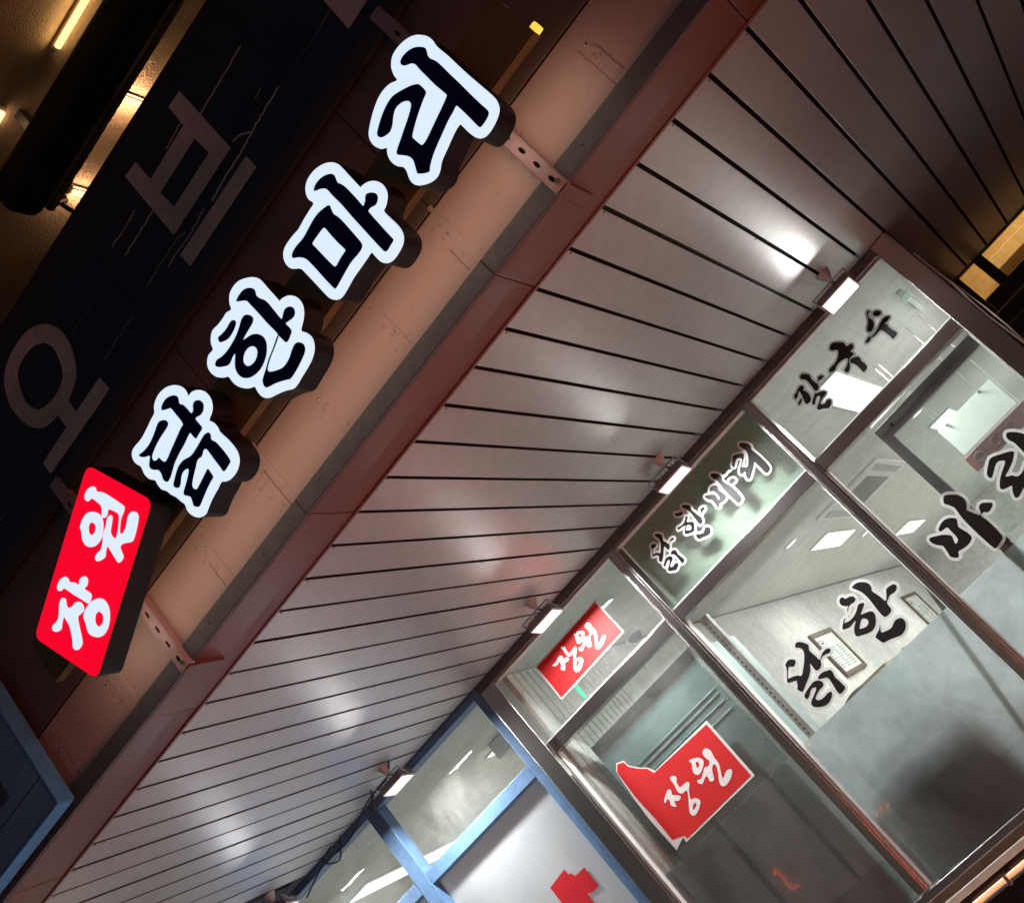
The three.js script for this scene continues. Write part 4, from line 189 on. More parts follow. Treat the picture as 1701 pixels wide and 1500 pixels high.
  paneRi: {s:[[[[-0.9589,2.8046],[-0.9506,2.8059],[-0.9375,2.7919],[-0.9296,2.7732],[-0.9306,2.7608],[-0.9372,2.7544],[-0.9366,2.7403],[-0.9344,2.7195],[-0.9339,2.6972],[-0.9343,2.6676],[-0.9386,2.6456],[-0.9477,2.6386],[-0.9616,2.6382],[-0.9656,2.6473],[-0.9653,2.6736],[-0.965,2.7033],[-0.9682,2.7067],[-0.9823,2.6981],[-1.003,2.6865],[-1.0221,2.6764],[-1.032,2.6751],[-1.0353,2.6819],[-1.0311,2.6958],[-1.0236,2.7046],[-1.0235,2.7096],[-1.036,2.7109],[-1.0409,2.7177],[-1.0392,2.7243],[-1.0267,2.7347],[-1.0092,2.7431],[-0.9942,2.7509],[-0.9958,2.7626],[-1.0073,2.7715],[-1.0215,2.7662],[-1.0374,2.756],[-1.0432,2.7587],[-1.0415,2.767],[-1.0289,2.7774],[-1.0097,2.7908],[-0.9923,2.7825],[-0.9742,2.7701],[-0.9751,2.7609],[-0.9876,2.7506],[-1.0067,2.7405],[-1.0182,2.7338],[-1.0094,2.7232],[-0.9995,2.7162],[-0.982,2.7279],[-0.9662,2.7448],[-0.9577,2.7627],[-0.9592,2.7811],[-0.9623,2.7963]]]],m:1,o:[[[[-1.0521,2.7554],[-1.0485,2.7499],[-1.0459,2.7479],[-1.0425,2.7467],[-1.0365,2.7465],[-1.0324,2.7479],[-1.011,2.7609],[-1.008,2.7611],[-1.0037,2.7569],[-1.005,2.7552],[-1.032,2.7425],[-1.0456,2.7314],[-1.05,2.7243],[-1.0503,2.7164],[-1.0481,2.7104],[-1.0455,2.7067],[-1.0388,2.7014],[-1.0431,2.6909],[-1.0448,2.6819],[-1.0435,2.6744],[-1.041,2.6705],[-1.0367,2.6669],[-1.0335,2.6657],[-1.0275,2.6652],[-1.02,2.6672],[-1.008,2.6729],[-0.975,2.6915],[-0.9751,2.6474],[-0.9736,2.6384],[-0.9721,2.6354],[-0.966,2.6298],[-0.9555,2.6279],[-0.945,2.6295],[-0.9375,2.6327],[-0.9345,2.6356],[-0.9295,2.6429],[-0.9266,2.6534],[-0.9248,2.6669],[-0.9245,2.7104],[-0.9279,2.7494],[-0.9219,2.7569],[-0.9196,2.7659],[-0.9202,2.7749],[-0.9243,2.7869],[-0.9298,2.7974],[-0.9375,2.807],[-0.9465,2.8144],[-0.954,2.816],[-0.959,2.8154],[-0.966,2.8109],[-0.9701,2.8049],[-0.9717,2.7974],[-0.9685,2.7794],[-0.969,2.7783],[-0.9765,2.784],[-0.9975,2.7972],[-1.008,2.8002],[-1.014,2.7993],[-1.0253,2.7929],[-1.0485,2.7734],[-1.0528,2.7644]],[[-1.0035,2.731],[-0.984,2.7417],[-0.9827,2.7404],[-0.984,2.7392],[-0.999,2.7272],[-1.0005,2.7275]]]]},
  stickerJang: {s:[[[[-2.2513,2.7538],[-2.2412,2.7511],[-2.224,2.7528],[-2.2023,2.7588],[-2.1883,2.7526],[-2.1864,2.7445],[-2.1919,2.7366],[-2.1781,2.7327],[-2.1702,2.7256],[-2.17,2.7169],[-2.1852,2.7135],[-2.1979,2.7186],[-2.2137,2.7008],[-2.2245,2.6978],[-2.23,2.7048],[-2.2332,2.7141],[-2.2204,2.7239],[-2.2143,2.7398],[-2.2265,2.7379],[-2.2427,2.7396],[-2.2521,2.748]]],[[[-2.1669,2.7782],[-2.157,2.7778],[-2.1477,2.7671],[-2.1527,2.7524],[-2.1526,2.7352],[-2.1366,2.7335],[-2.1185,2.7362],[-2.1073,2.7324],[-2.1143,2.7217],[-2.1287,2.7093],[-2.1436,2.6973],[-2.1309,2.69],[-2.1203,2.6784],[-2.1227,2.6678],[-2.137,2.6574],[-2.1594,2.648],[-2.1789,2.6486],[-2.1883,2.659],[-2.1851,2.671],[-2.172,2.6846],[-2.1538,2.7022],[-2.1427,2.7177],[-2.1552,2.7205],[-2.1655,2.7277],[-2.1677,2.7403],[-2.1655,2.7597]],[[-2.1437,2.6825],[-2.141,2.6779],[-2.1514,2.6703],[-2.1694,2.6675],[-2.1628,2.6764],[-2.1524,2.684]]]],m:1},
  stickerWon: {s:[[[[-2.0752,2.778],[-2.0663,2.772],[-2.0543,2.7738],[-2.0396,2.7636],[-2.031,2.7501],[-2.0434,2.738],[-2.0645,2.7275],[-2.0852,2.7293],[-2.0907,2.7386],[-2.0868,2.7522],[-2.078,2.7656]],[[-2.0571,2.7613],[-2.0503,2.7508],[-2.056,2.7453],[-2.0647,2.7491],[-2.0629,2.7581]]],[[[-2.0136,2.7619],[-2.0044,2.7684],[-1.99,2.7679],[-1.982,2.7562],[-1.9858,2.7404],[-1.9856,2.7189],[-1.9918,2.7034],[-2.0028,2.688],[-2.0183,2.6682],[-2.0017,2.6699],[-1.9831,2.6783],[-1.971,2.6757],[-1.9669,2.6677],[-1.9807,2.6592],[-2.004,2.651],[-2.029,2.6484],[-2.0403,2.6566],[-2.0376,2.6689],[-2.0208,2.6875],[-2.0075,2.705],[-2.0071,2.7175],[-2.0168,2.7178],[-2.0306,2.7092],[-2.0404,2.6926],[-2.0459,2.6849],[-2.0595,2.6838],[-2.0658,2.6946],[-2.0642,2.7059],[-2.0739,2.7062],[-2.0926,2.6978],[-2.1038,2.7016],[-2.1071,2.7131],[-2.1014,2.7185],[-2.0902,2.7147],[-2.07,2.7197],[-2.0489,2.7303],[-2.0356,2.7287],[-2.029,2.7205],[-2.0141,2.7324],[-2.0115,2.7471]]]],m:1},
  stickerRect: {s:[[[[-1.8947,2.8091],[-1.8912,2.6212],[-2.3287,2.6168],[-2.3229,2.8052]]]]},
  tornBack: {s:[[[[-1.8827,2.1147],[-1.8859,1.8259],[-2.3138,1.8227],[-2.3104,1.8471],[-2.3731,1.8255],[-2.3774,1.9972],[-2.3684,2.1093],[-2.3526,2.2296],[-2.3259,2.2553],[-2.2902,2.2405],[-2.2895,2.2131],[-2.2613,2.1778],[-2.2266,2.1491],[-2.2098,2.1175]]]]},
  tornRed: {s:[[[[-1.894,2.1039],[-1.8989,1.8367],[-2.3012,1.8314],[-2.301,1.8482],[-2.356,1.8687],[-2.3535,1.9724],[-2.3589,2.1046],[-2.3503,2.2247],[-2.3253,2.2488],[-2.2952,2.2357],[-2.2929,2.2099],[-2.2646,2.1746],[-2.2299,2.1459],[-2.2202,2.1143]]]]},
  tornJang: {s:[[[[-2.2691,2.0028],[-2.2437,2.017],[-2.2214,2.0249],[-2.2117,2.0141],[-2.221,1.9985],[-2.2037,1.9816],[-2.1973,1.9678],[-2.2162,1.9629],[-2.2329,1.9736],[-2.2416,1.9519],[-2.2573,1.9702],[-2.2481,1.9858],[-2.2511,1.9998],[-2.2682,1.9934]]],[[[-2.1796,2.0517],[-2.1602,2.0502],[-2.1538,2.0362],[-2.1668,2.0237],[-2.1718,1.9989],[-2.1471,1.996],[-2.1301,1.9925],[-2.1284,1.9808],[-2.1497,1.9636],[-2.17,1.9342],[-2.1519,1.9253],[-2.1416,1.9056],[-2.1534,1.8923],[-2.1845,1.8775],[-2.2089,1.8771],[-2.2139,1.8954],[-2.1983,1.917],[-2.1775,1.9403],[-2.1572,1.9697],[-2.1838,1.9741],[-2.1923,1.9925],[-2.1841,2.0205]],[[-2.1648,1.9129],[-2.1673,1.9006],[-2.1911,1.8942],[-2.1852,1.9065]]]],m:1},
  tornWon: {s:[[[[-2.0606,2.0492],[-2.0376,2.0416],[-2.0176,2.0278],[-2.0127,2.0063],[-2.0389,1.9877],[-2.0695,1.9813],[-2.0813,1.9996],[-2.0706,2.0197],[-2.0595,2.0337]],[[-2.0399,2.0261],[-2.0345,2.0129],[-2.0485,2.0014],[-2.0527,2.0106]]],[[[-1.9938,2.031],[-1.9789,2.0388],[-1.9638,2.0337],[-1.9583,2.0129],[-1.9668,1.9853],[-1.9684,1.9579],[-1.9868,1.9274],[-1.9988,1.903],[-1.9656,1.9156],[-1.9465,1.9083],[-1.9491,1.8962],[-1.9736,1.8823],[-2.0071,1.8758],[-2.0248,1.8845],[-2.021,1.9042],[-1.999,1.9318],[-1.9838,1.9593],[-1.9897,1.9699],[-2.0094,1.9575],[-2.0264,1.9314],[-2.036,1.9222],[-2.0504,1.9311],[-2.045,1.9525],[-2.0606,1.9539],[-2.0841,1.9444],[-2.0956,1.9596],[-2.0894,1.9689],[-2.0751,1.9629],[-2.05,1.9738],[-2.0284,1.9848],[-2.0108,1.9788],[-1.9927,1.9897],[-1.9958,2.0095]]]],m:1},
  fragment: {s:[[[[-2.8517,2.0938],[-2.8498,2.0625],[-2.8372,2.0632],[-2.8299,2.0416],[-2.7673,2.0394],[-2.7687,1.9408],[-2.814,1.9434],[-2.8374,1.9519],[-2.8366,1.9019],[-2.8394,1.8016],[-2.9682,1.8738],[-2.9646,2.0807]]]]},
  boardBeu: {s:[[[[-0.8925,4.0789],[-0.8942,3.8138],[-1.195,3.8094],[-1.1917,4.0781],[-1.1376,4.0724],[-1.1372,3.9907],[-0.9518,3.9976],[-0.9485,4.0802]],[[-0.9538,3.9398],[-1.1406,3.9352],[-1.1384,3.8633],[-0.9507,3.8658]]],[[[-0.877,3.7515],[-0.8775,3.7041],[-1.2181,3.7001],[-1.2194,3.749]]]]},
  boardNext: {s:[[[[-0.4267,3.8312],[-0.4347,3.7083],[-0.0886,3.7179],[-0.0744,3.8388]]]]},
  boardO: {s:[[[[-1.7101,4.0288],[-1.6864,3.9812],[-1.6816,3.922],[-1.6997,3.8658],[-1.7306,3.8247],[-1.777,3.801],[-1.8368,3.792],[-1.905,3.8007],[-1.9474,3.8233],[-1.9786,3.8713],[-1.9896,3.9408],[-1.9799,3.9981],[-1.9514,4.0447],[-1.9061,4.0725],[-1.8362,4.0817],[-1.7669,4.0708]],[[-1.754,3.9914],[-1.7389,3.9544],[-1.7457,3.9089],[-1.7663,3.8651],[-1.8011,3.8469],[-1.8493,3.8436],[-1.8982,3.8596],[-1.9224,3.8814],[-1.9348,3.9287],[-1.9232,3.9739],[-1.9039,4.0108],[-1.8682,4.0292],[-1.8211,4.0296],[-1.7815,4.0163]]]],m:1},
  boardOBar: {s:[[[[-1.809,3.7943],[-1.8086,3.7442],[-1.6733,3.743],[-1.6702,3.6912],[-2.0118,3.6935],[-2.0115,3.7393],[-1.8678,3.7417],[-1.8677,3.793]]]]}
};
// thin pale veins of the upper board: [line width, strength, points in metres]
const VEINS = [
  [2.4, 0.75, [[-0.674, 3.984], [-0.765, 3.979], [-0.841, 3.975], [-0.904, 3.972]]],
  [2.2, 0.7, [[-0.950, 4.016], [-0.988, 4.012], [-1.041, 4.008]]],
  [2.6, 0.8, [[-0.676, 3.795], [-0.753, 3.791], [-0.820, 3.786], [-0.871, 3.778], [-0.949, 3.776], [-1.041, 3.766]]],
  [2.4, 0.75, [[-0.820, 3.786], [-0.847, 3.813], [-0.878, 3.824]]],
  [2.2, 0.6, [[-1.070, 3.775], [-1.148, 3.764], [-1.212, 3.768], [-1.271, 3.766]]],
  [2.0, 0.5, [[-1.163, 3.783], [-1.195, 3.795], [-1.278, 3.793], [-1.362, 3.791]]],
  [2.2, 0.65, [[-1.238, 3.982], [-1.307, 3.975], [-1.373, 3.979]]],
  [2.4, 0.7, [[-1.197, 3.925], [-1.279, 3.920], [-1.357, 3.920]]],
  [1.8, 0.35, [[-0.435, 3.794], [-0.511, 3.788], [-0.596, 3.793]]],
  [2, 0.6, [[-0.713, 3.843], [-0.752, 3.838]]],
  [1.5, 0.2, [[-0.489, 3.928], [-0.571, 3.918]]],
  [1.8, 0.3, [[-1.542, 3.923], [-1.664, 3.926]]],
  [2, 0.4, [[-1.463, 3.772], [-1.560, 3.771], [-1.623, 3.769]]],
  [1.6, 0.2, [[-1.961, 3.777], [-2.015, 3.769]]],
  [2, 0.4, [[-2.238, 3.758], [-2.325, 3.753]]]
];


// ---------------------------------------------------------------- ground
structure('pavement', bx(-14, 12, -0.1, 0, -0.3, 4.2), M.concrete);
structure('road', bx(-40, 40, -0.2, -0.12, 4.2, 14), M.asphalt);
structure('ground', bx(-60, 60, -0.4, -0.21, -40, 60), M.asphalt);

// ---------------------------------------------------------------- canopy: plank soffit, trim, fascia
const SOF = 2.933, X0 = 0.179, PW = 0.13388, FZ = 2.2737;
const canopy = thing('canopy', 'long street canopy with a soffit of dull grey planks and tan fascia panels', 'canopy');
{
  const fronts = 2.058, variants = {}, screw = new THREE.SphereGeometry(0.0035, 8, 6).scale(1, 0.5, 1);
  for (let k = -10; k < 31; k++) {
    const back = k < 1 ? -1.44 : 0.03, key = `${back}`;
    variants[key] ??= metreUV(new RoundedBoxGeometry(PW - 0.0125, 0.0026, fronts - back, 1, 0.0008).translate(0, 0.0013, (fronts + back) / 2));
    const p = mesh('plank', variants[key], M.plank[Math.floor(rnd() * 3)], canopy);
    for (const zz of [0.09 + rr(0, 0.03), 1.05 + rr(-0.02, 0.02), 2.03]) if (rnd() < 0.6) mesh('screw', screw, M.strip, p).position.set(PW * 0.42, 0, zz);
    p.position.set(X0 - (k + 0.5) * PW, SOF + rr(-0.0008, 0.0008), 0); p.rotation.z = rr(-0.006, 0.006);
  }
  mesh('backing', merge([bx(-4.1, 1.6, SOF + 0.03, SOF + 0.06, 0.02, 2.26), bx(0.07, 1.6, SOF + 0.03, SOF + 0.06, -1.46, 0.02)]), M.gap, canopy);
  mesh('edge_bead', rb(-4.1, 1.6, SOF - 0.006, SOF + 0.01, 2.060, 2.074, 0.003), M.trim, canopy);
  // marks that older brackets left on the lower panels: pairs of thin glue lines, rubbed patches, specks
  const mk = document.createElement('canvas'); mk.width = 2048; mk.height = 256;
  const k2 = mk.getContext('2d'); k2.fillStyle = 'rgb(232,230,228)'; k2.fillRect(0, 0, 2048, 256);
  const at = (x, y) => [(x + 3) / 3.6 * 2048, 256 - (y - 2.95) / 0.3 * 256];
  for (let i = 0; i < 9000; i++) { const v = 205 + 50 * rnd(); k2.fillStyle = `rgba(${v},${v - 3},${v - 6},0.3)`; k2.fillRect(2048 * rnd(), 256 * rnd(), 2 + 3 * rnd(), 1 + rnd()); }
  for (let i = 0; i < 11; i++) {
    const x = -2.85 + i * 0.277 - 0.005;
    for (const d of [-0.019, 0.019]) {
      if (rnd() < 0.35) continue;
      k2.strokeStyle = `rgba(120,84,72,${rr(0.25, 0.6)})`; k2.lineWidth = rr(1.2, 2.4); k2.beginPath();
      const lo = rr(2.98, 3.0), hi = rr(3.08, 3.18);
      for (let y = lo; y <= hi; y += 0.01) { const [u, v] = at(x + d + rr(-0.0012, 0.0012), y); y === lo ? k2.moveTo(u, v) : k2.lineTo(u, v); }
      k2.stroke();
    }
    for (let q = 0; q < 26; q++) { const [u, v] = at(x + rr(-0.03, 0.03), rr(3.0, 3.16)); k2.fillStyle = `rgba(150,112,95,${rr(0.08, 0.3)})`; k2.beginPath(); k2.ellipse(u, v, rr(1, 7), rr(1, 3), rr(0, 3), 0, 7); k2.fill(); }
  }
  for (let q = 0; q < 90; q++) { const [u, v] = at(rr(-3, 0.6), rr(2.98, 3.2)); k2.fillStyle = `rgba(70,50,45,${rr(0.3, 0.8)})`; k2.fillRect(u, v, rr(1, 2.5), rr(1, 2.5)); }
  const mt = new THREE.CanvasTexture(mk); mt.colorSpace = THREE.SRGBColorSpace; mt.wrapS = mt.wrapT = THREE.RepeatWrapping;
  const rid = ridges.clone(); rid.repeat.set(36, 3); rid.needsUpdate = true;
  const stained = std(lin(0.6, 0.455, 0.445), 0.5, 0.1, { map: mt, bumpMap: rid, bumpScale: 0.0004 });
  for (let i = 0; i < 10; i++) mesh('screw', new THREE.SphereGeometry(0.0045, 10, 6).scale(1.2, 1, 0.6).translate(-2.575 + i * 0.277 + rr(-0.006, 0.006), 3.08 + rr(-0.02, 0.04), FZ), M.steel, canopy);
  const joints = [-4.1, -3.05, -2.238, -1.428, -0.620, 0.19, 1.0, 1.6];
  for (let i = 0; i + 1 < joints.length; i++) {
    const a = joints[i] + 0.0012, b = joints[i + 1] - 0.0012, dy = rr(-0.001, 0.001);
    mesh('underside_trim', rb(a, b, SOF - 0.002 + dy, SOF + 0.018 + dy, 2.0745, 2.268, 0.003), M.trim, canopy);
    mesh('edge_strip', rb(a, b, SOF - 0.003 + dy, SOF + 0.052, 2.2695, 2.284, 0.003), M.strip, canopy);
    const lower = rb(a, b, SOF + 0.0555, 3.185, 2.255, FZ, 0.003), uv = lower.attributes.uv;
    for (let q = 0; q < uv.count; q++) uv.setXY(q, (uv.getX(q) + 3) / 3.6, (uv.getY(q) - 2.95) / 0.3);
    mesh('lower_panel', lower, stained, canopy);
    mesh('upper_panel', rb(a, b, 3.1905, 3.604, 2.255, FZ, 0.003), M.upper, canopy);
    mesh('joint_cover', rb(joints[i] - 0.007, joints[i] + 0.007, SOF + 0.056, 3.2, FZ, FZ + 0.002, 0.001), M.fascia, canopy);
    for (let q = 0; q < 3; q++) mesh('rivet', new THREE.SphereGeometry(0.0032, 8, 6).translate(a + (b - a) * (q + 0.35) / 3, SOF + 0.028 + rr(-0.012, 0.012), 2.2845), M.strip, canopy);
  }
  mesh('fascia_core', bx(-4.1, 1.6, SOF + 0.02, 3.66, 2.2, 2.252), M.gap, canopy);
  mesh('roof_deck', bx(-4.1, 1.6, 3.5, 3.6, 0.3, 2.2), M.gap, canopy);
}
tag(mesh('soffit_cable', tube([[X0 - 4 * PW, SOF + 0.006, 2.05], [X0 - 4 * PW + 0.002, SOF + 0.005, 1.5], [X0 - 4 * PW - 0.001, SOF + 0.006, 0.9], [X0 - 4 * PW + 0.001, SOF + 0.005, 0.35], [X0 - 4 * PW, SOF + 0.006, 0.06]], 0.0062), std(lin(0.004, 0.004, 0.004), 0.95)), 'thick black cable lying along one seam between the soffit planks', 'cable');

// ---------------------------------------------------------------- fascia signs
const ZS = 2.56;                                             // front of the signs
function channelLetter(key, label) {
  const g = GLYPH[key], t = thing('sign_letter', label, 'sign letter', [0, 0, 0], 'lit letters on the canopy fascia');
  mesh('side_shell', slab(g.o[0], true, ZS - 0.076, 0.074), M.shell, t);
  const face = mesh('lit_face', slab(g.o[0], true, ZS - 0.0018, 0.0018), M.faceWhite, t);
  for (const s of g.s) mesh('dark_stroke', slab(s, true, ZS + 0.0002, 0.0015), M.navy, face);
}
channelLetter('signDak', 'glowing white channel letter with navy strokes, next to the red sign box');
channelLetter('signHan', 'glowing white channel letter with a navy ring stroke and a separate hooked stroke');
channelLetter('signMa', 'glowing white channel letter with a navy square stroke');
channelLetter('signRi', 'glowing white channel letter with one zigzag navy stroke, farthest from the red box');
{
  const c = [[-1.917, 3.636], [-1.808, 3.371], [-2.338, 3.158], [-2.448, 3.427]].map(([x, y]) => {          // corners, carried to the sign's plane
    const k = (4.8 - ZS) / (4.8 - 2.25); return [x * k, 1.55 + (y - 1.55) * k];
  });
  const t = thing('red_sign_box', 'tilted glowing red sign box with two white characters on the fascia', 'sign box');
  const loop = (inset, r) => {
    const mid = c.reduce((a, p) => [a[0] + p[0] / 4, a[1] + p[1] / 4], [0, 0]), pts = [];
    const q = c.map(p => { const d = [p[0] - mid[0], p[1] - mid[1]], L = Math.hypot(...d); return [p[0] - d[0] / L * inset, p[1] - d[1] / L * inset]; });
    for (let i = 0; i < 4; i++) {
      const p = q[i], a = q[(i + 3) % 4], b = q[(i + 1) % 4], u = v => { const d = [v[0] - p[0], v[1] - p[1]], L = Math.hypot(...d); return [d[0] / L, d[1] / L]; };
      const ua = u(a), ub = u(b);
      for (let j = 0; j <= 6; j++) { const s = j / 6; pts.push([p[0] + r * (ua[0] * (1 - s) ** 2 + ub[0] * s ** 2), p[1] + r * (ua[1] * (1 - s) ** 2 + ub[1] * s ** 2)]); }
    }
    return pts;
  };
  mesh('side_shell', slab([loop(0, 0.028)], false, ZS - 0.08, 0.078), M.shell, t);
  const face = mesh('lit_face', slab([loop(0.002, 0.027)], false, ZS - 0.0018, 0.0018), M.faceRed, t);
  for (const key of ['boxJang', 'boxWon']) mesh('white_character', merge(GLYPH[key].s.map(s => slab(s, true, ZS + 0.0002, 0.0015))), M.faceWhite, face);
}
{
  const t = thing('sign_trough', 'long dark bronze mounting trough behind the lit letters with yellow light inside', 'sign trough');
  mesh('front_plate', rb(-2.260, -0.125, 3.128, 3.269, 2.464, 2.471, 0.002), M.bar, t);
  mesh('top_plate', rb(-2.260, -0.125, 3.260, 3.266, 2.40, 2.463, 0.002), M.bar, t);
  mesh('bottom_lip', rb(-2.260, -0.125, 3.1205, 3.1275, 2.44, 2.471, 0.002), M.bar, t);
  mesh('light_strip', rb(-2.272, -0.109, 3.132, 3.156, 2.43, 2.45, 0.004), glow(1.0, 0.62, 0.06, 1.1), t);
  for (const x of [-2.0, -1.45, -0.8, -0.36]) mesh('bracket_arm', rb(x - 0.01, x + 0.01, 3.21, 3.23, 2.302, 2.4635, 0.002), M.bar, t);
  area(1.0, 0.73, 0.6, 15, 2.16, 0.02, [-1.19, 3.131, 2.436], [-1.19, 2.5, 2.0]);
}
function bracket(x, label) {
  const t = thing('mounting_bracket', label, 'bracket', [x, SOF - 0.012, FZ], 'channel brackets that carry the sign');
  const s = new THREE.Shape([[-0.018, 0], [0.018, 0], [0.018, 0.74], [-0.018, 0.74]].map(p => new THREE.Vector2(...p)));
  for (let i = 0; i < 12; i++) {
    const y = 0.035 + i * 0.055, h = new THREE.Path(); h.absellipse(0, y, 0.0055, 0.012, 0, Math.PI * 2); s.holes.push(h);
  }
  mesh('slotted_web', metreUV(new THREE.ExtrudeGeometry(s, { depth: 0.0025, bevelEnabled: false, curveSegments: 6 }).translate(0, 0, 0.027)), M.pinkZinc, t);
  for (const q of [-1, 1]) mesh('flange', bx(q * 0.0185 - 0.00125, q * 0.0185 + 0.00125, 0, 0.74, 0.004, 0.0295), M.pinkZinc, t);
  mesh('foot', merge([bx(-0.018, 0.018, -0.006, -0.003, -0.11, 0.0295), bx(-0.0195, -0.017, -0.006, 0.008, -0.11, 0.0), bx(0.017, 0.0195, -0.006, 0.008, -0.11, 0.0)]), M.trim, t);
  mesh('bolt', new THREE.CylinderGeometry(0.007, 0.007, 0.008, 6).rotateX(Math.PI / 2).translate(0.006, 0.018, 0.032), M.steel, t);
}
bracket(-0.357, 'pinkish slotted channel bracket below the zigzag lit letter');
bracket(-2.012, 'pinkish slotted channel bracket below the red sign box');

// ---------------------------------------------------------------- upper floor: dark board with grey letters, terrace
{
  const t = thing('parapet_board', 'glossy dark stone-patterned board with thin pale veins above the canopy', 'parapet');
  mesh('frame_rail', rb(-4.1, 1.6, 3.606, 3.662, 2.255, 2.292, 0.003), std(lin(0.06, 0.05, 0.055), 0.6, 0, { map: grain }), t);
  const edges = [-4.1, -3.004, -2.217, -1.43, -0.643, 0.144, 1.6];
  const vein = document.createElement('canvas'); vein.width = 2048; vein.height = 512;                    // 3.4 m by 0.85 m of board, from x = -3, y = 3.5
  const c2 = vein.getContext('2d'); c2.fillStyle = 'rgb(24,32,58)'; c2.fillRect(0, 0, 2048, 512);
  let s2 = 5; const r2 = () => { s2 = (s2 * 1664525 + 1013904223) >>> 0; return s2 / 4294967296; };
  for (let i = 0; i < 5000; i++) { c2.fillStyle = `rgba(${26 + 20 * r2()},${34 + 20 * r2()},${56 + 20 * r2()},0.25)`; c2.fillRect(2048 * r2(), 512 * r2(), 3, 2); }
  const px = ([x, y]) => [(x + 3) / 3.4 * 2048, 512 - (y - 3.5) / 0.85 * 512];
  for (const [w, a, l] of VEINS) {
    c2.strokeStyle = `rgba(255,228,190,${Math.min(1, a * 1.3)})`; c2.lineWidth = w * 1.35; c2.beginPath();
    l.forEach((p, i) => {
      const [u, v] = px(p);
      if (!i) return c2.moveTo(u, v);
      const [u0, v0] = px(l[i - 1]);
      for (let k = 1; k <= 8; k++) c2.lineTo(u0 + (u - u0) * k / 8 + (k < 8 ? (r2() - 0.5) * 2.4 : 0), v0 + (v - v0) * k / 8 + (k < 8 ? (r2() - 0.5) * 2.4 : 0));
    });
    c2.stroke();
  }
  const vt = new THREE.CanvasTexture(vein); vt.colorSpace = THREE.SRGBColorSpace; vt.wrapS = THREE.RepeatWrapping;
  const veined = std(0xffffff, 0.28, 0, { map: vt });
  for (let i = 0; i + 1 < edges.length; i++) {
    const g = bx(edges[i] + 0.001, edges[i + 1] - 0.001, 3.663, 4.18, 2.26, 2.287), uv = g.attributes.uv;
    for (let q = 0; q < uv.count; q++) uv.setXY(q, (uv.getX(q) + 3) / 3.4, (uv.getY(q) - 3.5) / 0.85);
    mesh('stone_panel', g, veined, t);
  }
  mesh('core', bx(-4.1, 1.6, 3.61, 4.175, 2.15, 2.254), M.gap, t);
  for (const [key, label] of [['boardO', 'flat grey letter with a big ring on the dark veined board'], ['boardBeu', 'flat grey letter shaped like a ladder over a bar on the dark veined board'], ['boardNext', 'flat grey letter of which only a bar end shows, above the zigzag lit letter']]) {
    const q = thing('board_letter', label, 'letter', [0, 0, 0], 'grey letters on the upper board');
    for (const s of GLYPH[key].s) mesh('stroke', slab(s, key === 'boardO', 2.2875, 0.004), M.boardLetter, q);
    if (key === 'boardO') for (const s of GLYPH.boardOBar.s) mesh('stroke', slab(s, false, 2.2875, 0.004), M.boardLetter, q);
  }
}
{
  const t = thing('terrace', 'brown plastered ceiling and back wall of the terrace above the dark board', 'terrace');
  mesh('ceiling', bx(-5, 2, 5.2, 5.32, 0.2, 3.2), M.tan, t);
  mesh('back_wall', bx(-5, 2, 3.6, 5.2, 0.2, 0.3), M.tan, t);
  mesh('floor', bx(-5, 2, 3.61, 3.66, 0.3, 2.14), M.concrete, t);
  mesh('ceiling_beam', bx(-5, 2, 5.1, 5.2, 2.25, 2.4), M.tan, t);
}
function ledTube(a, b, label, k, c = [1.0, 0.62, 0.33]) {
  const t = thing('led_tube', label, 'light tube', [0, 0, 0], 'warm light tubes on the terrace ceiling');
  const alongX = Math.abs(a[0] - b[0]) > 0.01, lo = [Math.min(a[0], b[0]), Math.min(a[1], b[1])], hi = [Math.max(a[0], b[0]), Math.max(a[1], b[1])];
  const w = 0.011, x0 = alongX ? lo[0] : a[0] - w, x1 = alongX ? hi[0] : a[0] + w, z0 = alongX ? a[1] - w : lo[1], z1 = alongX ? a[1] + w : hi[1];
  mesh('holder', bx(x0 - 0.01, x1 + 0.01, 5.186, 5.199, z0 - 0.004, z1 + 0.004), M.tan, t);
  mesh('light_tube', rb(x0, x1, 5.166, 5.185, z0, z1, 0.006), glow(...c, 1.9), t);
  for (const q of [-1, 1]) {                                  // the tube shines to both of its sides
    const p = [(x0 + x1) / 2 + (alongX ? 0 : q * 0.014), 5.174, (z0 + z1) / 2 + (alongX ? q * 0.014 : 0)];
    area(...c, k, alongX ? x1 - x0 : z1 - z0, 0.018, p, [p[0] + (alongX ? 0 : q), 5.15, p[2] + (alongX ? q : 0)]);
  }
}
ledTube([-1.391, 1.526], [-1.391, 1.30], 'short warm light tube running crosswise on the brown terrace ceiling', 70);
ledTube([-1.30, 1.80], [0.2, 1.80], 'long warm yellow light tube running lengthwise on the brown terrace ceiling', 14, [1.0, 0.66, 0.25]);
ledTube([-1.842, 1.39], [-1.842, 1.30], 'stub of a warm light tube at the end of the awning box', 60);
ledTube([-1.66, 1.86], [-1.60, 1.86], 'wide orange end of a light tube behind the awning box', 12);
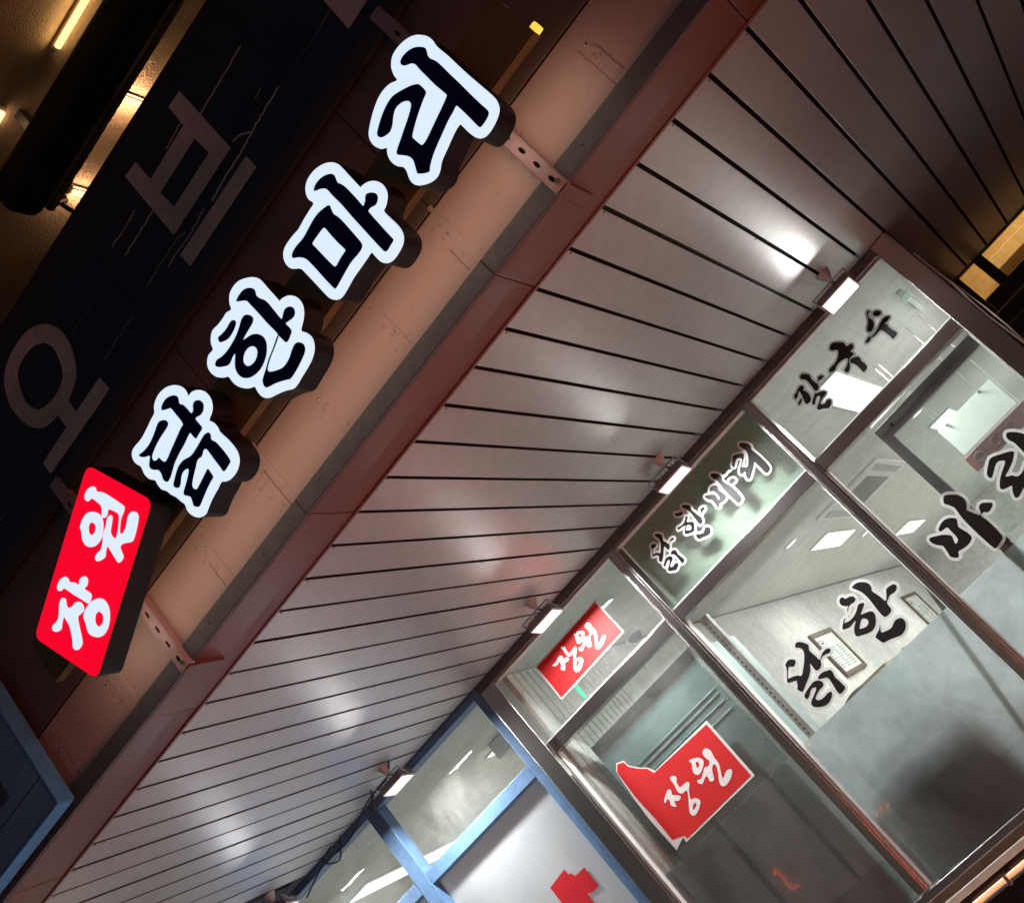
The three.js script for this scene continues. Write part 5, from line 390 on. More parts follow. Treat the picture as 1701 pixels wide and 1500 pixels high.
{
  const t = thing('awning_box', 'dark rolled-up awning box hanging under the brown terrace ceiling', 'awning');
  mesh('roller_cover', rb(-1.86, 0.9, 4.90, 5.06, 1.70, 1.86, 0.045), std(lin(0.06, 0.058, 0.058), 0.9, 0, { map: smear, bumpMap: smear, bumpScale: 0.003 }), t);
  mesh('front_rail', rb(-1.82, 0.8, 4.93, 4.965, 1.645, 1.675, 0.006), std(lin(0.25, 0.25, 0.27), 0.4, 0.5), t);
  for (const x of [-1.6, -0.3, 0.6]) mesh('hanger', rb(x - 0.02, x + 0.02, 5.04, 5.199, 1.75, 1.79, 0.004), M.black, t);
  mesh('arm', merge([rod([-1.80, 4.95, 1.66], [-1.86, 5.12, 1.45], 0.012), rod([-1.78, 4.93, 1.63], [-1.90, 5.10, 1.36], 0.01), rod([-1.86, 5.12, 1.45], [-1.86, 5.199, 1.42], 0.012)]), M.black, t);
}
{
  const t = thing('terrace_plant', 'small plant with yellow-green leaves showing over the edge of the dark board', 'plant', [-1.74, 3.66, 2.02]);
  mesh('pot', new THREE.LatheGeometry([[0, 0], [0.09, 0], [0.12, 0.2], [0.11, 0.2], [0.1, 0.17], [0, 0.17]].map(p => new THREE.Vector2(...p)), 24), std(lin(0.3, 0.14, 0.08), 0.8), t);
  mesh('stem', merge([tube([[0, 0.17, 0], [0.01, 0.35, 0.03], [0.03, 0.55, 0.1]], 0.006, 20, 6), tube([[0, 0.17, 0], [-0.02, 0.36, 0.02], [-0.04, 0.52, 0.07]], 0.006, 20, 6)]), std(lin(0.1, 0.12, 0.03), 0.7), t);
  const leafShape = new THREE.Shape(); leafShape.moveTo(0, 0); leafShape.quadraticCurveTo(0.035, 0.04, 0, 0.11); leafShape.quadraticCurveTo(-0.035, 0.04, 0, 0);
  const leaf = new THREE.ExtrudeGeometry(leafShape, { depth: 0.0015, bevelEnabled: false, curveSegments: 8 });
  const green = phys({ color: lin(0.16, 0.2, 0.03), roughness: 0.6, transmission: 0.3, thickness: 0 });
  for (let i = 0; i < 16; i++) { const l = mesh('leaf', leaf, green, t); l.position.set(rr(-0.05, 0.05), rr(0.38, 0.58), rr(0.02, 0.12)); l.rotation.set(rr(-1.2, 1.2), rr(0, 6.28), rr(-1.4, 1.4)); }
}
// ---------------------------------------------------------------- blue sign box next door
{
  const t = thing('blue_sign_box', 'blue box sign of the next shop with an unlit bluish face', 'sign box');
  const zb = 2.30, zf = 2.36;
  const bl = std(lin(0.1, 0.45, 1.0), 0.5, 0.1, { map: grain }), fc = std(lin(0.13, 0.34, 0.62), 0.35, 0, { map: grain });
  mesh('side', rb(-2.606, -2.598, 2.946, 3.75, zb, zf, 0.002), bl, t);
  mesh('underside', rb(-4.1, -2.607, 2.944, 2.952, zb, zf, 0.002), bl, t);
  mesh('top', rb(-4.1, -2.607, 3.744, 3.75, zb, zf, 0.002), bl, t);
  mesh('lower_face', bx(-4.1, -2.607, 2.953, 3.045, zf - 0.012, zf - 0.003), fc, t);
  mesh('upper_face', bx(-4.1, -2.607, 3.05, 3.743, zf - 0.012, zf - 0.003), fc, t);
  mesh('dark_mark', rb(-2.86, -2.75, 3.09, 3.30, zf - 0.003, zf - 0.001, 0.0008), std(lin(0.03, 0.06, 0.12), 0.4), t);
}

// ---------------------------------------------------------------- steel shop front
const front = thing('shop_front', 'brushed steel shop front with three transom panes above three tall panes', 'shop front');
{
  const zf = 0.035, zb = -0.06;
  mesh('header', rb(-2.60, 0.045, 2.892, 2.931, zb, 0.03, 0.004), M.darkSteel, front);
  mesh('jamb', rb(-2.590, -2.502, 0.9, 2.891, zb, zf, 0.005), M.steel, front);
  mesh('jamb', rb(-0.039, 0.046, 0.0, 2.931, zb, 0.045, 0.005), M.steel, front);
  for (const [x0, x1] of [[-1.702, -1.651], [-0.838, -0.790]]) {
    mesh('mullion', rb(x0, x1, 1.102, 2.891, zb, 0.018, 0.005), M.steel, front);
    mesh('mullion_cap', rb(x0 + 0.010, x1 - 0.010, 1.102, 2.891, 0.0185, 0.026, 0.003), M.steel, front);
  }
  for (const [x0, x1] of [[-2.501, -1.703], [-1.650, -0.839], [-0.789, -0.040]]) {
    mesh('transom_bar', rb(x0, x1, 2.464, 2.523, zb, 0.014, 0.004), M.steel, front);
    mesh('bead', rb(x0, x1, 2.5235, 2.531, -0.045, -0.004, 0.002), M.vinylWhite, front);
    mesh('bead', rb(x0, x1, 2.884, 2.8915, -0.045, -0.004, 0.002), M.vinylWhite, front);
    mesh('transom_pane', bx(x0 - 0.006, x1 + 0.006, 2.52, 2.895, -0.034, -0.030), M.glass, front);
    mesh('tall_pane', bx(x0 - 0.006, x1 + 0.006, 1.095, 2.468, -0.034, -0.030), M.glass, front);
    mesh('frosted_film', bx(x0, x1, 1.10, 1.785, -0.039, -0.037), M.film, front);
    for (const s of [0, 1]) mesh('side_bead', rb(s ? x1 - 0.006 : x0, s ? x1 : x0 + 0.006, 1.103, 2.463, -0.045, -0.006, 0.002), M.vinylWhite, front);
  }
  mesh('bottom_rail', rb(-2.501, -0.040, 1.064, 1.098, zb, 0.02, 0.004), M.steel, front);
  mesh('sill', rb(-2.56, -0.04, 1.0, 1.03, zb, 0.028, 0.004), std(lin(0.62, 0.64, 0.56), 0.5, 0, { map: grain }), front);
  mesh('sill_gap', bx(-2.56, -0.04, 1.031, 1.063, zb, 0.008), std(lin(0.2, 0.19, 0.15), 0.5, 0, { map: grain }), front);
  mesh('base_wall', bx(-2.59, -0.04, 0, 0.999, -0.12, 0.0), std(lin(0.02, 0.018, 0.018), 0.2, 0, { map: grain }), front);
}
{
  const t = thing('orange_light_strip', 'orange glowing light strip clipped to a grey rail under the sill', 'light strip');
  mesh('rail', rb(-2.4, -0.1, 0.945, 0.957, 0.02, 0.06, 0.003), M.lampBody, t);
  mesh('light_strip', rb(-2.4, -0.1, 0.958, 0.974, 0.03, 0.05, 0.005), glow(1.0, 0.28, 0.06, 1.2), t);
  for (let i = 0; i < 12; i++) mesh('clip', rb(-2.35 + i * 0.19, -2.335 + i * 0.19, 0.94, 0.977, 0.018, 0.063, 0.002), M.steel, t);
  area(1.0, 0.28, 0.07, 3, 2.3, 0.02, [-1.25, 0.966, 0.053], [-1.25, 0.9, 2]);
}
// ---------------------------------------------------------------- writing on the glass
const GZ = -0.0298;
function vinyl(key, name, label, group, strokeMat, haloMat) {
  const g = GLYPH[key], t = thing(name, label, 'letter', [0, 0, 0], group);
  if (haloMat) for (const o of g.o) mesh('outline', slab(o, !!g.n, GZ, 0.0008), haloMat, t);
  for (const s of g.s) mesh('stroke', slab(s, !!g.m, GZ + (haloMat ? 0.001 : 0), 0.0008), strokeMat, t);
}
const big = 'large black letters on the tall panes', mid = 'white-edged letters on the green transom pane', small = 'black letters on the transom pane beside the steel column';
vinyl('bigDak', 'large_window_letter', 'large black letter of three stacked strokes on the tall pane, over the framed notice', big, M.vinylBlack, M.vinylGrey);
vinyl('bigHan', 'large_window_letter', 'large black letter with a small ring and a hook on the tall pane', big, M.vinylBlack, M.vinylGrey);
vinyl('bigMa', 'large_window_letter', 'large black letter with an open square stroke on the tall pane with the inner door', big, M.vinylBlack, M.vinylGrey);
vinyl('bigRi', 'large_window_letter', 'large black zigzag letter on the tall pane with the inner door', big, M.vinylBlack, M.vinylGrey);
vinyl('paneDak', 'green_pane_letter', 'small white-edged black letter of stacked strokes on the green pane', mid, M.vinylBlack, M.vinylWhite);
vinyl('paneHan', 'green_pane_letter', 'small white-edged black letter with a ring on the green pane', mid, M.vinylBlack, M.vinylWhite);
vinyl('paneMa', 'green_pane_letter', 'small white-edged letter with an open square on the green pane', mid, M.vinylBlack, M.vinylWhite);
vinyl('paneRi', 'green_pane_letter', 'small white-edged zigzag letter on the green pane', mid, M.vinylBlack, M.vinylWhite);
vinyl('smallKal', 'transom_letter', 'small black letter of many strokes beside the bright ceiling light', small, M.vinylBlack, M.vinylDim);
vinyl('smallGuk', 'transom_letter', 'small black letter with a wide forked stroke on the grey transom pane', small, M.vinylBlack, M.vinylDim);
vinyl('smallSu', 'transom_letter', 'small black letter with a separate dot, next to the steel column', small, M.vinylBlack, M.vinylDim);
{
  const t = thing('red_sticker', 'red oblong sticker with two white characters on the transom pane', 'sticker');
  const r = GLYPH.stickerRect.s[0][0], cx = r.reduce((a, p) => a + p[0] / 4, 0), cy = r.reduce((a, p) => a + p[1] / 4, 0);
  mesh('white_border', slab([r], false, GZ, 0.0008), M.vinylWhite, t);
  mesh('red_field', slab([r.map(([x, y]) => [x - Math.sign(x - cx) * 0.007, y - Math.sign(y - cy) * 0.007])], false, GZ + 0.001, 0.0008), M.red, t);
  for (const k of ['stickerJang', 'stickerWon']) mesh('white_character', merge(GLYPH[k].s.map(s => slab(s, true, GZ + 0.002, 0.0008))), M.vinylWhite, t);
  const u = thing('torn_red_sticker', 'large red sticker with torn corners and two white characters on the tall pane', 'sticker');
  mesh('white_border', slab(GLYPH.tornBack.s[0], false, GZ, 0.0008), M.vinylWhite, u);
  mesh('red_field', slab(GLYPH.tornRed.s[0], false, GZ + 0.001, 0.0008), M.red, u);
  for (const k of ['tornJang', 'tornWon']) mesh('white_character', merge(GLYPH[k].s.map(s => slab(s, true, GZ + 0.002, 0.0008))), M.vinylWhite, u);
  const v = thing('red_sticker_fragment', 'ragged piece of red sticker on the white pane of the blue shop front', 'sticker');
  mesh('red_field', slab(GLYPH.fragment.s[0], false, GZ, 0.0008), std(lin(0.4, 0.012, 0.02), 0.4), v);
  tag(mesh('tape_strip', rb(-2.246, -2.222, 2.545, 2.615, -0.0297, -0.029, 0.0003), phys({ color: lin(0.1, 0.42, 0.27), roughness: 0.4, transmission: 0.3, thickness: 0 })), 'small strip of green tape below the red oblong sticker', 'tape').rotation.z = 0;
}

// ---------------------------------------------------------------- room behind the steel front
const RC = 2.9;
structure('shop_ceiling', bx(-2.6, 0.03, RC, RC + 0.06, -10, -0.062), M.ceiling);
structure('shop_floor', bx(-2.6, 0.03, 0.02, 0.1, -10, -0.125), M.floor);
structure('shop_back_wall', bx(-2.6, 0.03, 0.1, RC - 0.001, -10.1, -10), M.wall);
structure('shop_right_wall', bx(-0.02, 0.03, 0.1, RC - 0.001, -9.999, -0.09), M.wall);
const leftWall = structure('shop_left_wall', bx(-2.6, -2.49, 0.1, RC - 0.001, -9.999, -1.05), M.wall);
structure('shop_left_wall', bx(-2.6, -2.52, 0.1, RC - 0.001, -1.049, -0.062), M.gap);
{
  const g = rb(-2.515, -2.487, 0.1, RC - 0.004, -0.0285, 0.0285, 0.003);
  for (let i = 0; i < 15; i++) { const p = mesh('wall_plank', g, M.wall, leftWall); p.position.z = -0.105 - i * 0.0655; }
  mesh('ceiling_seam', bx(-2.489, -2.484, RC - 0.012, RC - 0.002, -9.9, -1.06), std(lin(0.2, 0.2, 0.18), 0.8), leftWall);
}
function ceilingLight(x, z, w, d, label, power) {
  const t = thing('ceiling_light', label, 'ceiling light', [x, RC, z], 'white ceiling lights in the shop');
  mesh('frame', rb(-w / 2 - 0.01, w / 2 + 0.01, -0.012, -0.002, -d / 2 - 0.01, d / 2 + 0.01, 0.003), M.vinylWhite, t);
  mesh('light_panel', bx(-w / 2, w / 2, -0.014, -0.0125, -d / 2, d / 2), glow(0.93, 1.0, 0.98, 2.2), t);
  area(1.0, 1.0, 0.97, power, w, d, [x, RC - 0.016, z], [x, 0, z]);
}
ceilingLight(-0.635, -1.25, 0.17, 1.0, 'white ceiling light panel behind the small black letters', 95);
ceilingLight(-1.82, -4.3, 0.17, 0.85, 'white ceiling light panel near the framed notices', 24);
ceilingLight(-1.80, -7.25, 0.17, 0.85, 'white ceiling light panel farthest back in the shop', 18);
ceilingLight(-0.62, -4.3, 0.17, 0.9, 'white ceiling light panel above the hanging pale board', 120);
ceilingLight(-0.62, -7.25, 0.17, 0.85, 'white ceiling light panel far back near the right wall', 115);
for (const [x, z, where] of [[-1.8, -3.1, 'beside the slatted panel'], [-1.8, -5.3, 'between the two lights along the notice wall'], [-0.632, -3.1, 'in line with the hanging pale board'], [-0.632, -5.3, 'deep in line with the hanging pale board']]) {
  const t = thing('downlight', `small round downlight in the shop ceiling ${where}`, 'downlight', [x, RC, z], 'round downlights in the shop ceiling');
  mesh('rim', new THREE.TorusGeometry(0.05, 0.008, 8, 24).rotateX(Math.PI / 2).translate(0, -0.006, 0), M.vinylWhite, t);
  mesh('light_disc', new THREE.CylinderGeometry(0.045, 0.045, 0.004, 24).translate(0, -0.006, 0), glow(1, 0.98, 0.92, 2.0), t);
}
{
  const t = thing('air_conditioner', 'slatted air conditioner panel set in the shop ceiling', 'air conditioner', [-1.3, RC, -3.65]);
  mesh('panel', rb(-0.28, 0.28, -0.02, -0.002, -0.5, 0.5, 0.006), M.vinylWhite, t);
  for (let i = 0; i < 14; i++) mesh('slat', rb(-0.14, 0.14, -0.026, -0.0205, -0.34 + i * 0.05, -0.318 + i * 0.05, 0.002), std(lin(0.35, 0.37, 0.35), 0.7), t);
  for (const s of [-1, 1]) mesh('louvre', rb(s * 0.22 - 0.03, s * 0.22 + 0.03, -0.0255, -0.0205, -0.4, 0.4, 0.002), std(lin(0.45, 0.47, 0.45), 0.6), t);
  const d = thing('dome_camera', 'small dark dome camera on the shop ceiling below the red oblong sticker', 'camera', [-2.40, RC, -1.40]);
  mesh('ring', new THREE.CylinderGeometry(0.055, 0.06, 0.025, 24).translate(0, -0.0135, 0), M.vinylWhite, d);
  mesh('dome', new THREE.SphereGeometry(0.045, 20, 10, 0, Math.PI * 2, Math.PI / 2, Math.PI / 2).translate(0, -0.026, 0), std(lin(0.04, 0.06, 0.08), 0.15), d);
}
function notice(z0, z1, y0, y1, label) {
  const t = thing('framed_notice', label, 'framed notice', [0, 0, 0], 'framed notices on the shop wall');
  const w = 0.035;
  for (const [a, b, c, d] of [[z0, z1, y1 - w, y1], [z0, z1, y0, y0 + w], [z0, z0 + w, y0 + w, y1 - w], [z1 - w, z1, y0 + w, y1 - w]]) mesh('frame_bar', rb(-2.489, -2.465, c, d, a, b, 0.002), M.wood, t);
  const c = document.createElement('canvas'); c.width = 512; c.height = 320; const q = c.getContext('2d');
  q.fillStyle = 'rgb(226,230,226)'; q.fillRect(0, 0, 512, 320); q.strokeStyle = q.fillStyle = 'rgb(70,75,75)'; q.lineWidth = 6;
  q.beginPath(); q.ellipse(110, 60, 75, 26, 0, 0, 7); q.stroke(); q.fillRect(70, 52, 80, 14); q.lineWidth = 2.5;
  let s = 7; const r = () => { s = (s * 1664525 + 1013904223) >>> 0; return s / 4294967296; };
  for (let col = 0; col < 3; col++) for (let row = 0; row < 9; row++) {                          // fine print too small to read
    let x = 40 + col * 150; const y = 110 + row * 21; const end = x + 70 + 60 * r();
    while (x < end) { q.strokeRect(x, y, 4 + 5 * r(), 8); x += 13; }
  }
  const tex = new THREE.CanvasTexture(c); tex.colorSpace = THREE.SRGBColorSpace;
  const sheet = new THREE.PlaneGeometry(z1 - z0 - 2 * w, y1 - y0 - 2 * w).rotateY(Math.PI / 2).translate(-2.478, (y0 + y1) / 2, (z0 + z1) / 2);
  mesh('printed_sheet', sheet, std(0xffffff, 0.6, 0, { map: tex }), t);
}
notice(-4.92, -4.28, 2.117, 2.523, 'wood framed printed notice on the shop wall behind the stacked-stroke letter');
notice(-8.6, -7.88, 2.10, 2.54, 'smaller looking wood framed notice farther back on the shop wall');
{
  const t = thing('wall_shelf', 'glass shelf on the shop wall with a thin rail', 'shelf');
  mesh('board', bx(-2.489, -2.2, 2.0, 2.012, -5.9, -5.0), M.glass, t); mesh('rail', merge([rod([-2.2, 2.03, -5.9], [-2.2, 2.03, -5.0], 0.006), rod([-2.2, 2.0, -5.0], [-2.2, 2.03, -5.0], 0.006), rod([-2.2, 2.0, -5.9], [-2.2, 2.03, -5.9], 0.006)]), M.darkSteel, t);
  const cab = thing('side_cabinet', 'dark low cabinet along the shop wall behind the frosted film', 'cabinet');
  mesh('body', rb(-2.485, -1.95, 0.101, 1.70, -4.9, -2.2, 0.01), std(lin(0.06, 0.065, 0.065), 0.5, 0, { map: grain }), cab);
  mesh('top', rb(-2.486, -1.93, 1.701, 1.73, -4.92, -2.18, 0.006), M.wood, cab);
  tag(mesh('cardboard_box', rb(-2.40, -2.05, 1.731, 1.98, -4.15, -3.65, 0.006), M.card), 'tan cardboard box on the dark cabinet under the framed notice', 'box');
  const bag = tag(mesh('dark_bundle', new THREE.SphereGeometry(0.2, 24, 14).scale(0.8, 0.55, 1.5).translate(-2.15, 1.84, -3.0), std(lin(0.03, 0.035, 0.045), 0.6, 0, { map: smear })), 'dark blue rounded bundle lying on the cabinet', 'bundle');
  const stand = thing('steel_stand', 'small steel stand with a tray on the dark cabinet', 'stand', [-2.15, 1.73, -2.45]);
  mesh('tray', rb(-0.12, 0.12, 0.12, 0.135, -0.1, 0.1, 0.004), M.steel, stand);
  for (const a of [-0.1, 0.1]) mesh('upright', merge([rod([a, 0.0, -0.08], [a, 0.12, -0.08], 0.008), rod([a, 0.0, 0.08], [a, 0.12, 0.08], 0.008)]), M.darkSteel, stand);
}
{
  const t = thing('teal_cabinet', 'tall teal metal cabinet with pressed ridges right behind the glass', 'cabinet');
  mesh('front_panel', rb(-2.40, -1.752, 0.101, 2.388, -0.098, -0.08, 0.005), M.teal, t);
  mesh('body', bx(-2.395, -1.757, 0.101, 2.38, -0.7, -0.099), M.teal, t);
  mesh('corner_post', rb(-1.751, -1.722, 0.101, 2.388, -0.1, -0.072, 0.004), std(lin(0.45, 0.5, 0.45), 0.5, 0.1, { map: grain }), t);
  for (const y of [2.185, 2.16, 2.125, 2.08]) mesh('pressed_ridge', rb(-2.38, -1.78, y, y + 0.008, -0.08, -0.074, 0.003), M.teal, t);
  for (let i = 0; i < 9; i++) mesh('screw', new THREE.SphereGeometry(0.004, 8, 6).translate(-1.765 + 0.012 * (i % 2), 2.34 - i * 0.055, -0.079), M.steel, t);
  const b = thing('green_backing_board', 'pale green board close behind the pane with white-edged letters', 'board');
  mesh('panel', bx(-1.66, -0.83, 2.50, 2.898, -0.115, -0.105), M.board, b);
  const w = thing('window_post', 'pale slotted post standing behind the tall pane beside the mullion', 'post');
  mesh('post', rb(-1.64, -1.60, 0.101, 2.44, -0.16, -0.12, 0.003), std(lin(0.5, 0.52, 0.5), 0.5, 0.3, { map: grain }), w);
  for (let i = 0; i < 26; i++) mesh('slot', bx(-1.627, -1.621, 1.8 + i * 0.024, 1.812 + i * 0.024, -0.1199, -0.1185), M.black, w);
  const d = thing('inner_door', 'inner glass door in a dark grey frame behind the tall pane', 'door');
  const fm = std(lin(0.2, 0.23, 0.24), 0.3, 0.7, { map: soft });
  mesh('top_rail', rb(-0.56, -0.045, 2.388, 2.45, -0.13, -0.085, 0.004), fm, d);
  mesh('stile', rb(-0.56, -0.515, 0.11, 2.387, -0.13, -0.085, 0.004), fm, d);
  mesh('door_glass', bx(-0.514, -0.045, 0.15, 2.387, -0.11, -0.106), M.glass, d);
  mesh('pull_handle', merge([rb(-0.56, -0.51, 1.2, 1.80, -0.084, -0.06, 0.006), rb(-0.562, -0.508, 1.801, 1.83, -0.084, -0.058, 0.006)]), M.black, d);
  mesh('lock', new THREE.CylinderGeometry(0.009, 0.009, 0.008, 16).rotateX(Math.PI / 2).translate(-0.49, 2.42, -0.083), M.black, d);
  const h = thing('hanging_board', 'pale green acrylic board hung above the dark red sign', 'board', [0, 0, 0]);
  mesh('panel', rb(-0.481, -0.15, 2.275, 2.441, -1.21, -1.2, 0.002), phys({ color: lin(0.62, 0.66, 0.62), roughness: 0.7, transmission: 0.25, thickness: 0 }), h);
  for (const x of [-0.43, -0.22]) mesh('screw', new THREE.CylinderGeometry(0.008, 0.008, 0.012, 12).rotateX(Math.PI / 2).translate(x, 2.43, -1.195), M.steel, h);
  mesh('hanger', merge([rod([-0.43, 2.44, -1.205], [-0.43, RC, -1.205], 0.002), rod([-0.22, 2.44, -1.205], [-0.22, RC, -1.205], 0.002)]), M.steel, h);
  const r = thing('red_menu_sign', 'dark red menu sign below the hanging pale board', 'sign');
  mesh('panel', rb(-0.50, -0.10, 2.185, 2.268, -1.27, -1.24, 0.003), std(lin(0.12, 0.03, 0.035), 0.3), r);
  for (let i = 0; i < 4; i++) mesh('grey_mark', new THREE.TorusGeometry(0.022, 0.006, 6, 16).translate(-0.44 + i * 0.1, 2.225, -1.238), std(lin(0.1, 0.045, 0.045), 0.6), r);
  mesh('hanger', merge([rod([-0.46, 2.268, -1.255], [-0.46, RC, -1.255], 0.002), rod([-0.14, 2.268, -1.255], [-0.14, RC, -1.255], 0.002)]), M.steel, r);
  const pole = tag(mesh('slanting_pole', rod([-0.85, 1.93, -0.12], [-1.20, 0.11, -0.12], 0.011, 12), std(lin(0.04, 0.06, 0.065), 0.4)), 'slim dark pole leaning behind the frosted film', 'pole');
}
// dark furniture behind the film
function diningTable(x, z, label) {
  const t = thing('dining_table', label, 'table', [x, 0.1, z], 'tables behind the frosted film');
  mesh('table_top', rb(-0.3, 0.3, 0.72, 0.75, -0.45, 0.45, 0.008), std(lin(0.09, 0.06, 0.045), 0.35, 0, { map: smear }), t);
  for (const a of [-0.26, 0.26]) for (const b of [-0.4, 0.4]) mesh('leg', rb(a - 0.02, a + 0.02, 0, 0.719, b - 0.02, b + 0.02, 0.004), M.black, t);
}
function diningChair(x, z, turn, where) {
  const t = thing('dining_chair', `tall black padded chair ${where}`, 'chair', [x, 0.1, z], 'chairs behind the frosted film'); t.rotation.y = turn;
  mesh('seat', rb(-0.21, 0.21, 0.44, 0.49, -0.21, 0.21, 0.015), M.black, t);
  mesh('backrest', rb(-0.21, 0.21, 0.52, 1.15, -0.23, -0.19, 0.015), M.black, t);
  for (const a of [-0.18, 0.18]) for (const b of [-0.18, 0.18]) mesh('leg', rb(a - 0.015, a + 0.015, 0, 0.439, b - 0.015, b + 0.015, 0.004), M.black, t);
}
diningTable(-1.2, -1.25, 'dark dining table beside the padded bench'); diningTable(-0.75, -2.6, 'dark dining table in the middle of the shop');
diningChair(-1.3, -1.85, 0, 'at the table beside the padded bench'); diningChair(-0.5, -1.95, Math.PI, 'facing the back wall at the middle table'); diningChair(-0.9, -3.3, 0, 'facing the street at the middle table');
{
  const t = thing('padded_bench', 'dark padded bench with a high rounded back against the frosted film', 'bench');
  const pad = std(lin(0.03, 0.032, 0.031), 0.7, 0, { map: grain });
  mesh('back_cushion', rb(-1.56, -1.02, 0.75, 1.60, -0.32, -0.12, 0.09), pad, t);
  mesh('back_cushion', rb(-1.01, -0.60, 0.75, 1.42, -0.32, -0.14, 0.09), pad, t);
  mesh('seat', rb(-1.56, -0.60, 0.45, 0.60, -0.75, -0.14, 0.03), pad, t);
  mesh('plinth', rb(-1.54, -0.62, 0.101, 0.449, -0.7, -0.16, 0.01), M.black, t);
  const e = thing('exit_sign', 'small green exit light hung from the shop ceiling on a white arm', 'exit sign', [-0.10, RC, -0.62]);
  mesh('arm', rb(-0.012, 0.012, -0.03, -0.002, -0.5, 0.0, 0.004), M.vinylWhite, e);
  mesh('sign_light', rb(-0.025, 0.025, -0.06, -0.031, -0.015, 0.0, 0.004), glow(0.25, 0.9, 0.6, 0.18), e);
}

// ---------------------------------------------------------------- floodlights under the soffit
function floodlight(x, tilt, power, label) {
  const z = 0.235, t = thing('floodlight', label, 'floodlight', [x, SOF, z], 'floodlights hung from the soffit');
  const prof = [[0, -0.045], [0.012, -0.044], [0.02, -0.03], [0.036, -0.004], [0.038, 0.0005]].map(p => new THREE.Vector2(...p));
  mesh('ceiling_cup', new THREE.LatheGeometry(prof, 24).scale(0.8, 0.9, 0.8).translate(0.02, -0.001, 0.045), M.cup, t);
  mesh('yoke', merge([rod([-0.082, -0.046, 0.045], [0.082, -0.046, 0.045], 0.0028), rod([-0.082, -0.046, 0.045], [-0.078, -0.092, 0], 0.0028), rod([0.082, -0.046, 0.045], [0.078, -0.092, 0], 0.0028)]), M.steel, t);
  mesh('lead', tube([[0.02, -0.045, 0.045], [0.03, -0.06, 0.02], [0.03, -0.05, -0.03], [0.0, -0.07, -0.03], [0, -0.085, -0.01]], 0.0028, 24, 6), M.cable, t);
  const head = new THREE.Group(); head.name = 'lamp_head'; head.position.set(0, -0.092, 0); head.rotation.x = -tilt; t.add(head);
  mesh('housing', rb(-0.075, 0.075, -0.004, 0.022, -0.045, 0.045, 0.004), M.lampBody, head);
  for (let i = 0; i < 7; i++) mesh('cooling_fin', bx(-0.06 + i * 0.02 - 0.001, -0.06 + i * 0.02 + 0.001, 0.022, 0.036, -0.035, 0.035), M.lampBody, head);
  mesh('rim', merge([rb(-0.075, 0.075, -0.012, -0.0045, 0.039, 0.045, 0.002), rb(-0.075, 0.075, -0.012, -0.0045, -0.045, -0.039, 0.002), rb(-0.075, -0.069, -0.012, -0.0045, -0.0385, 0.0385, 0.002), rb(0.069, 0.075, -0.012, -0.0045, -0.0385, 0.0385, 0.002)]), M.vinylWhite, head);
  mesh('light_face', bx(-0.0685, 0.0685, -0.009, -0.0045, -0.0385, 0.0385), glow(0.95, 1.0, 0.98, 3.0), head);
  const n = new THREE.Vector3(0, -Math.cos(tilt), Math.sin(tilt)), p = new THREE.Vector3(x, SOF - 0.092, z).addScaledVector(n, 0.0135);
  area(1.0, 0.99, 0.97, power, 0.137, 0.077, p.toArray(), p.clone().add(n).toArray());
}
const FL = 520;
floodlight(-0.233, 0.42, FL * 0.24, 'floodlight tilted to the street above the small black letters');
floodlight(-1.19, 0.17, FL * 0.9, 'floodlight pointing nearly straight down above the green pane');
floodlight(-2.015, 0.17, FL * 0.9, 'floodlight pointing nearly straight down above the red oblong sticker');
floodlight(-3.09, 0.17, FL * 1.5, 'floodlight pointing nearly straight down before the blue shop front');
floodlight(-4.02, 0.17, FL * 1.6, 'floodlight beside the tangled black cable before the outer blue panes');

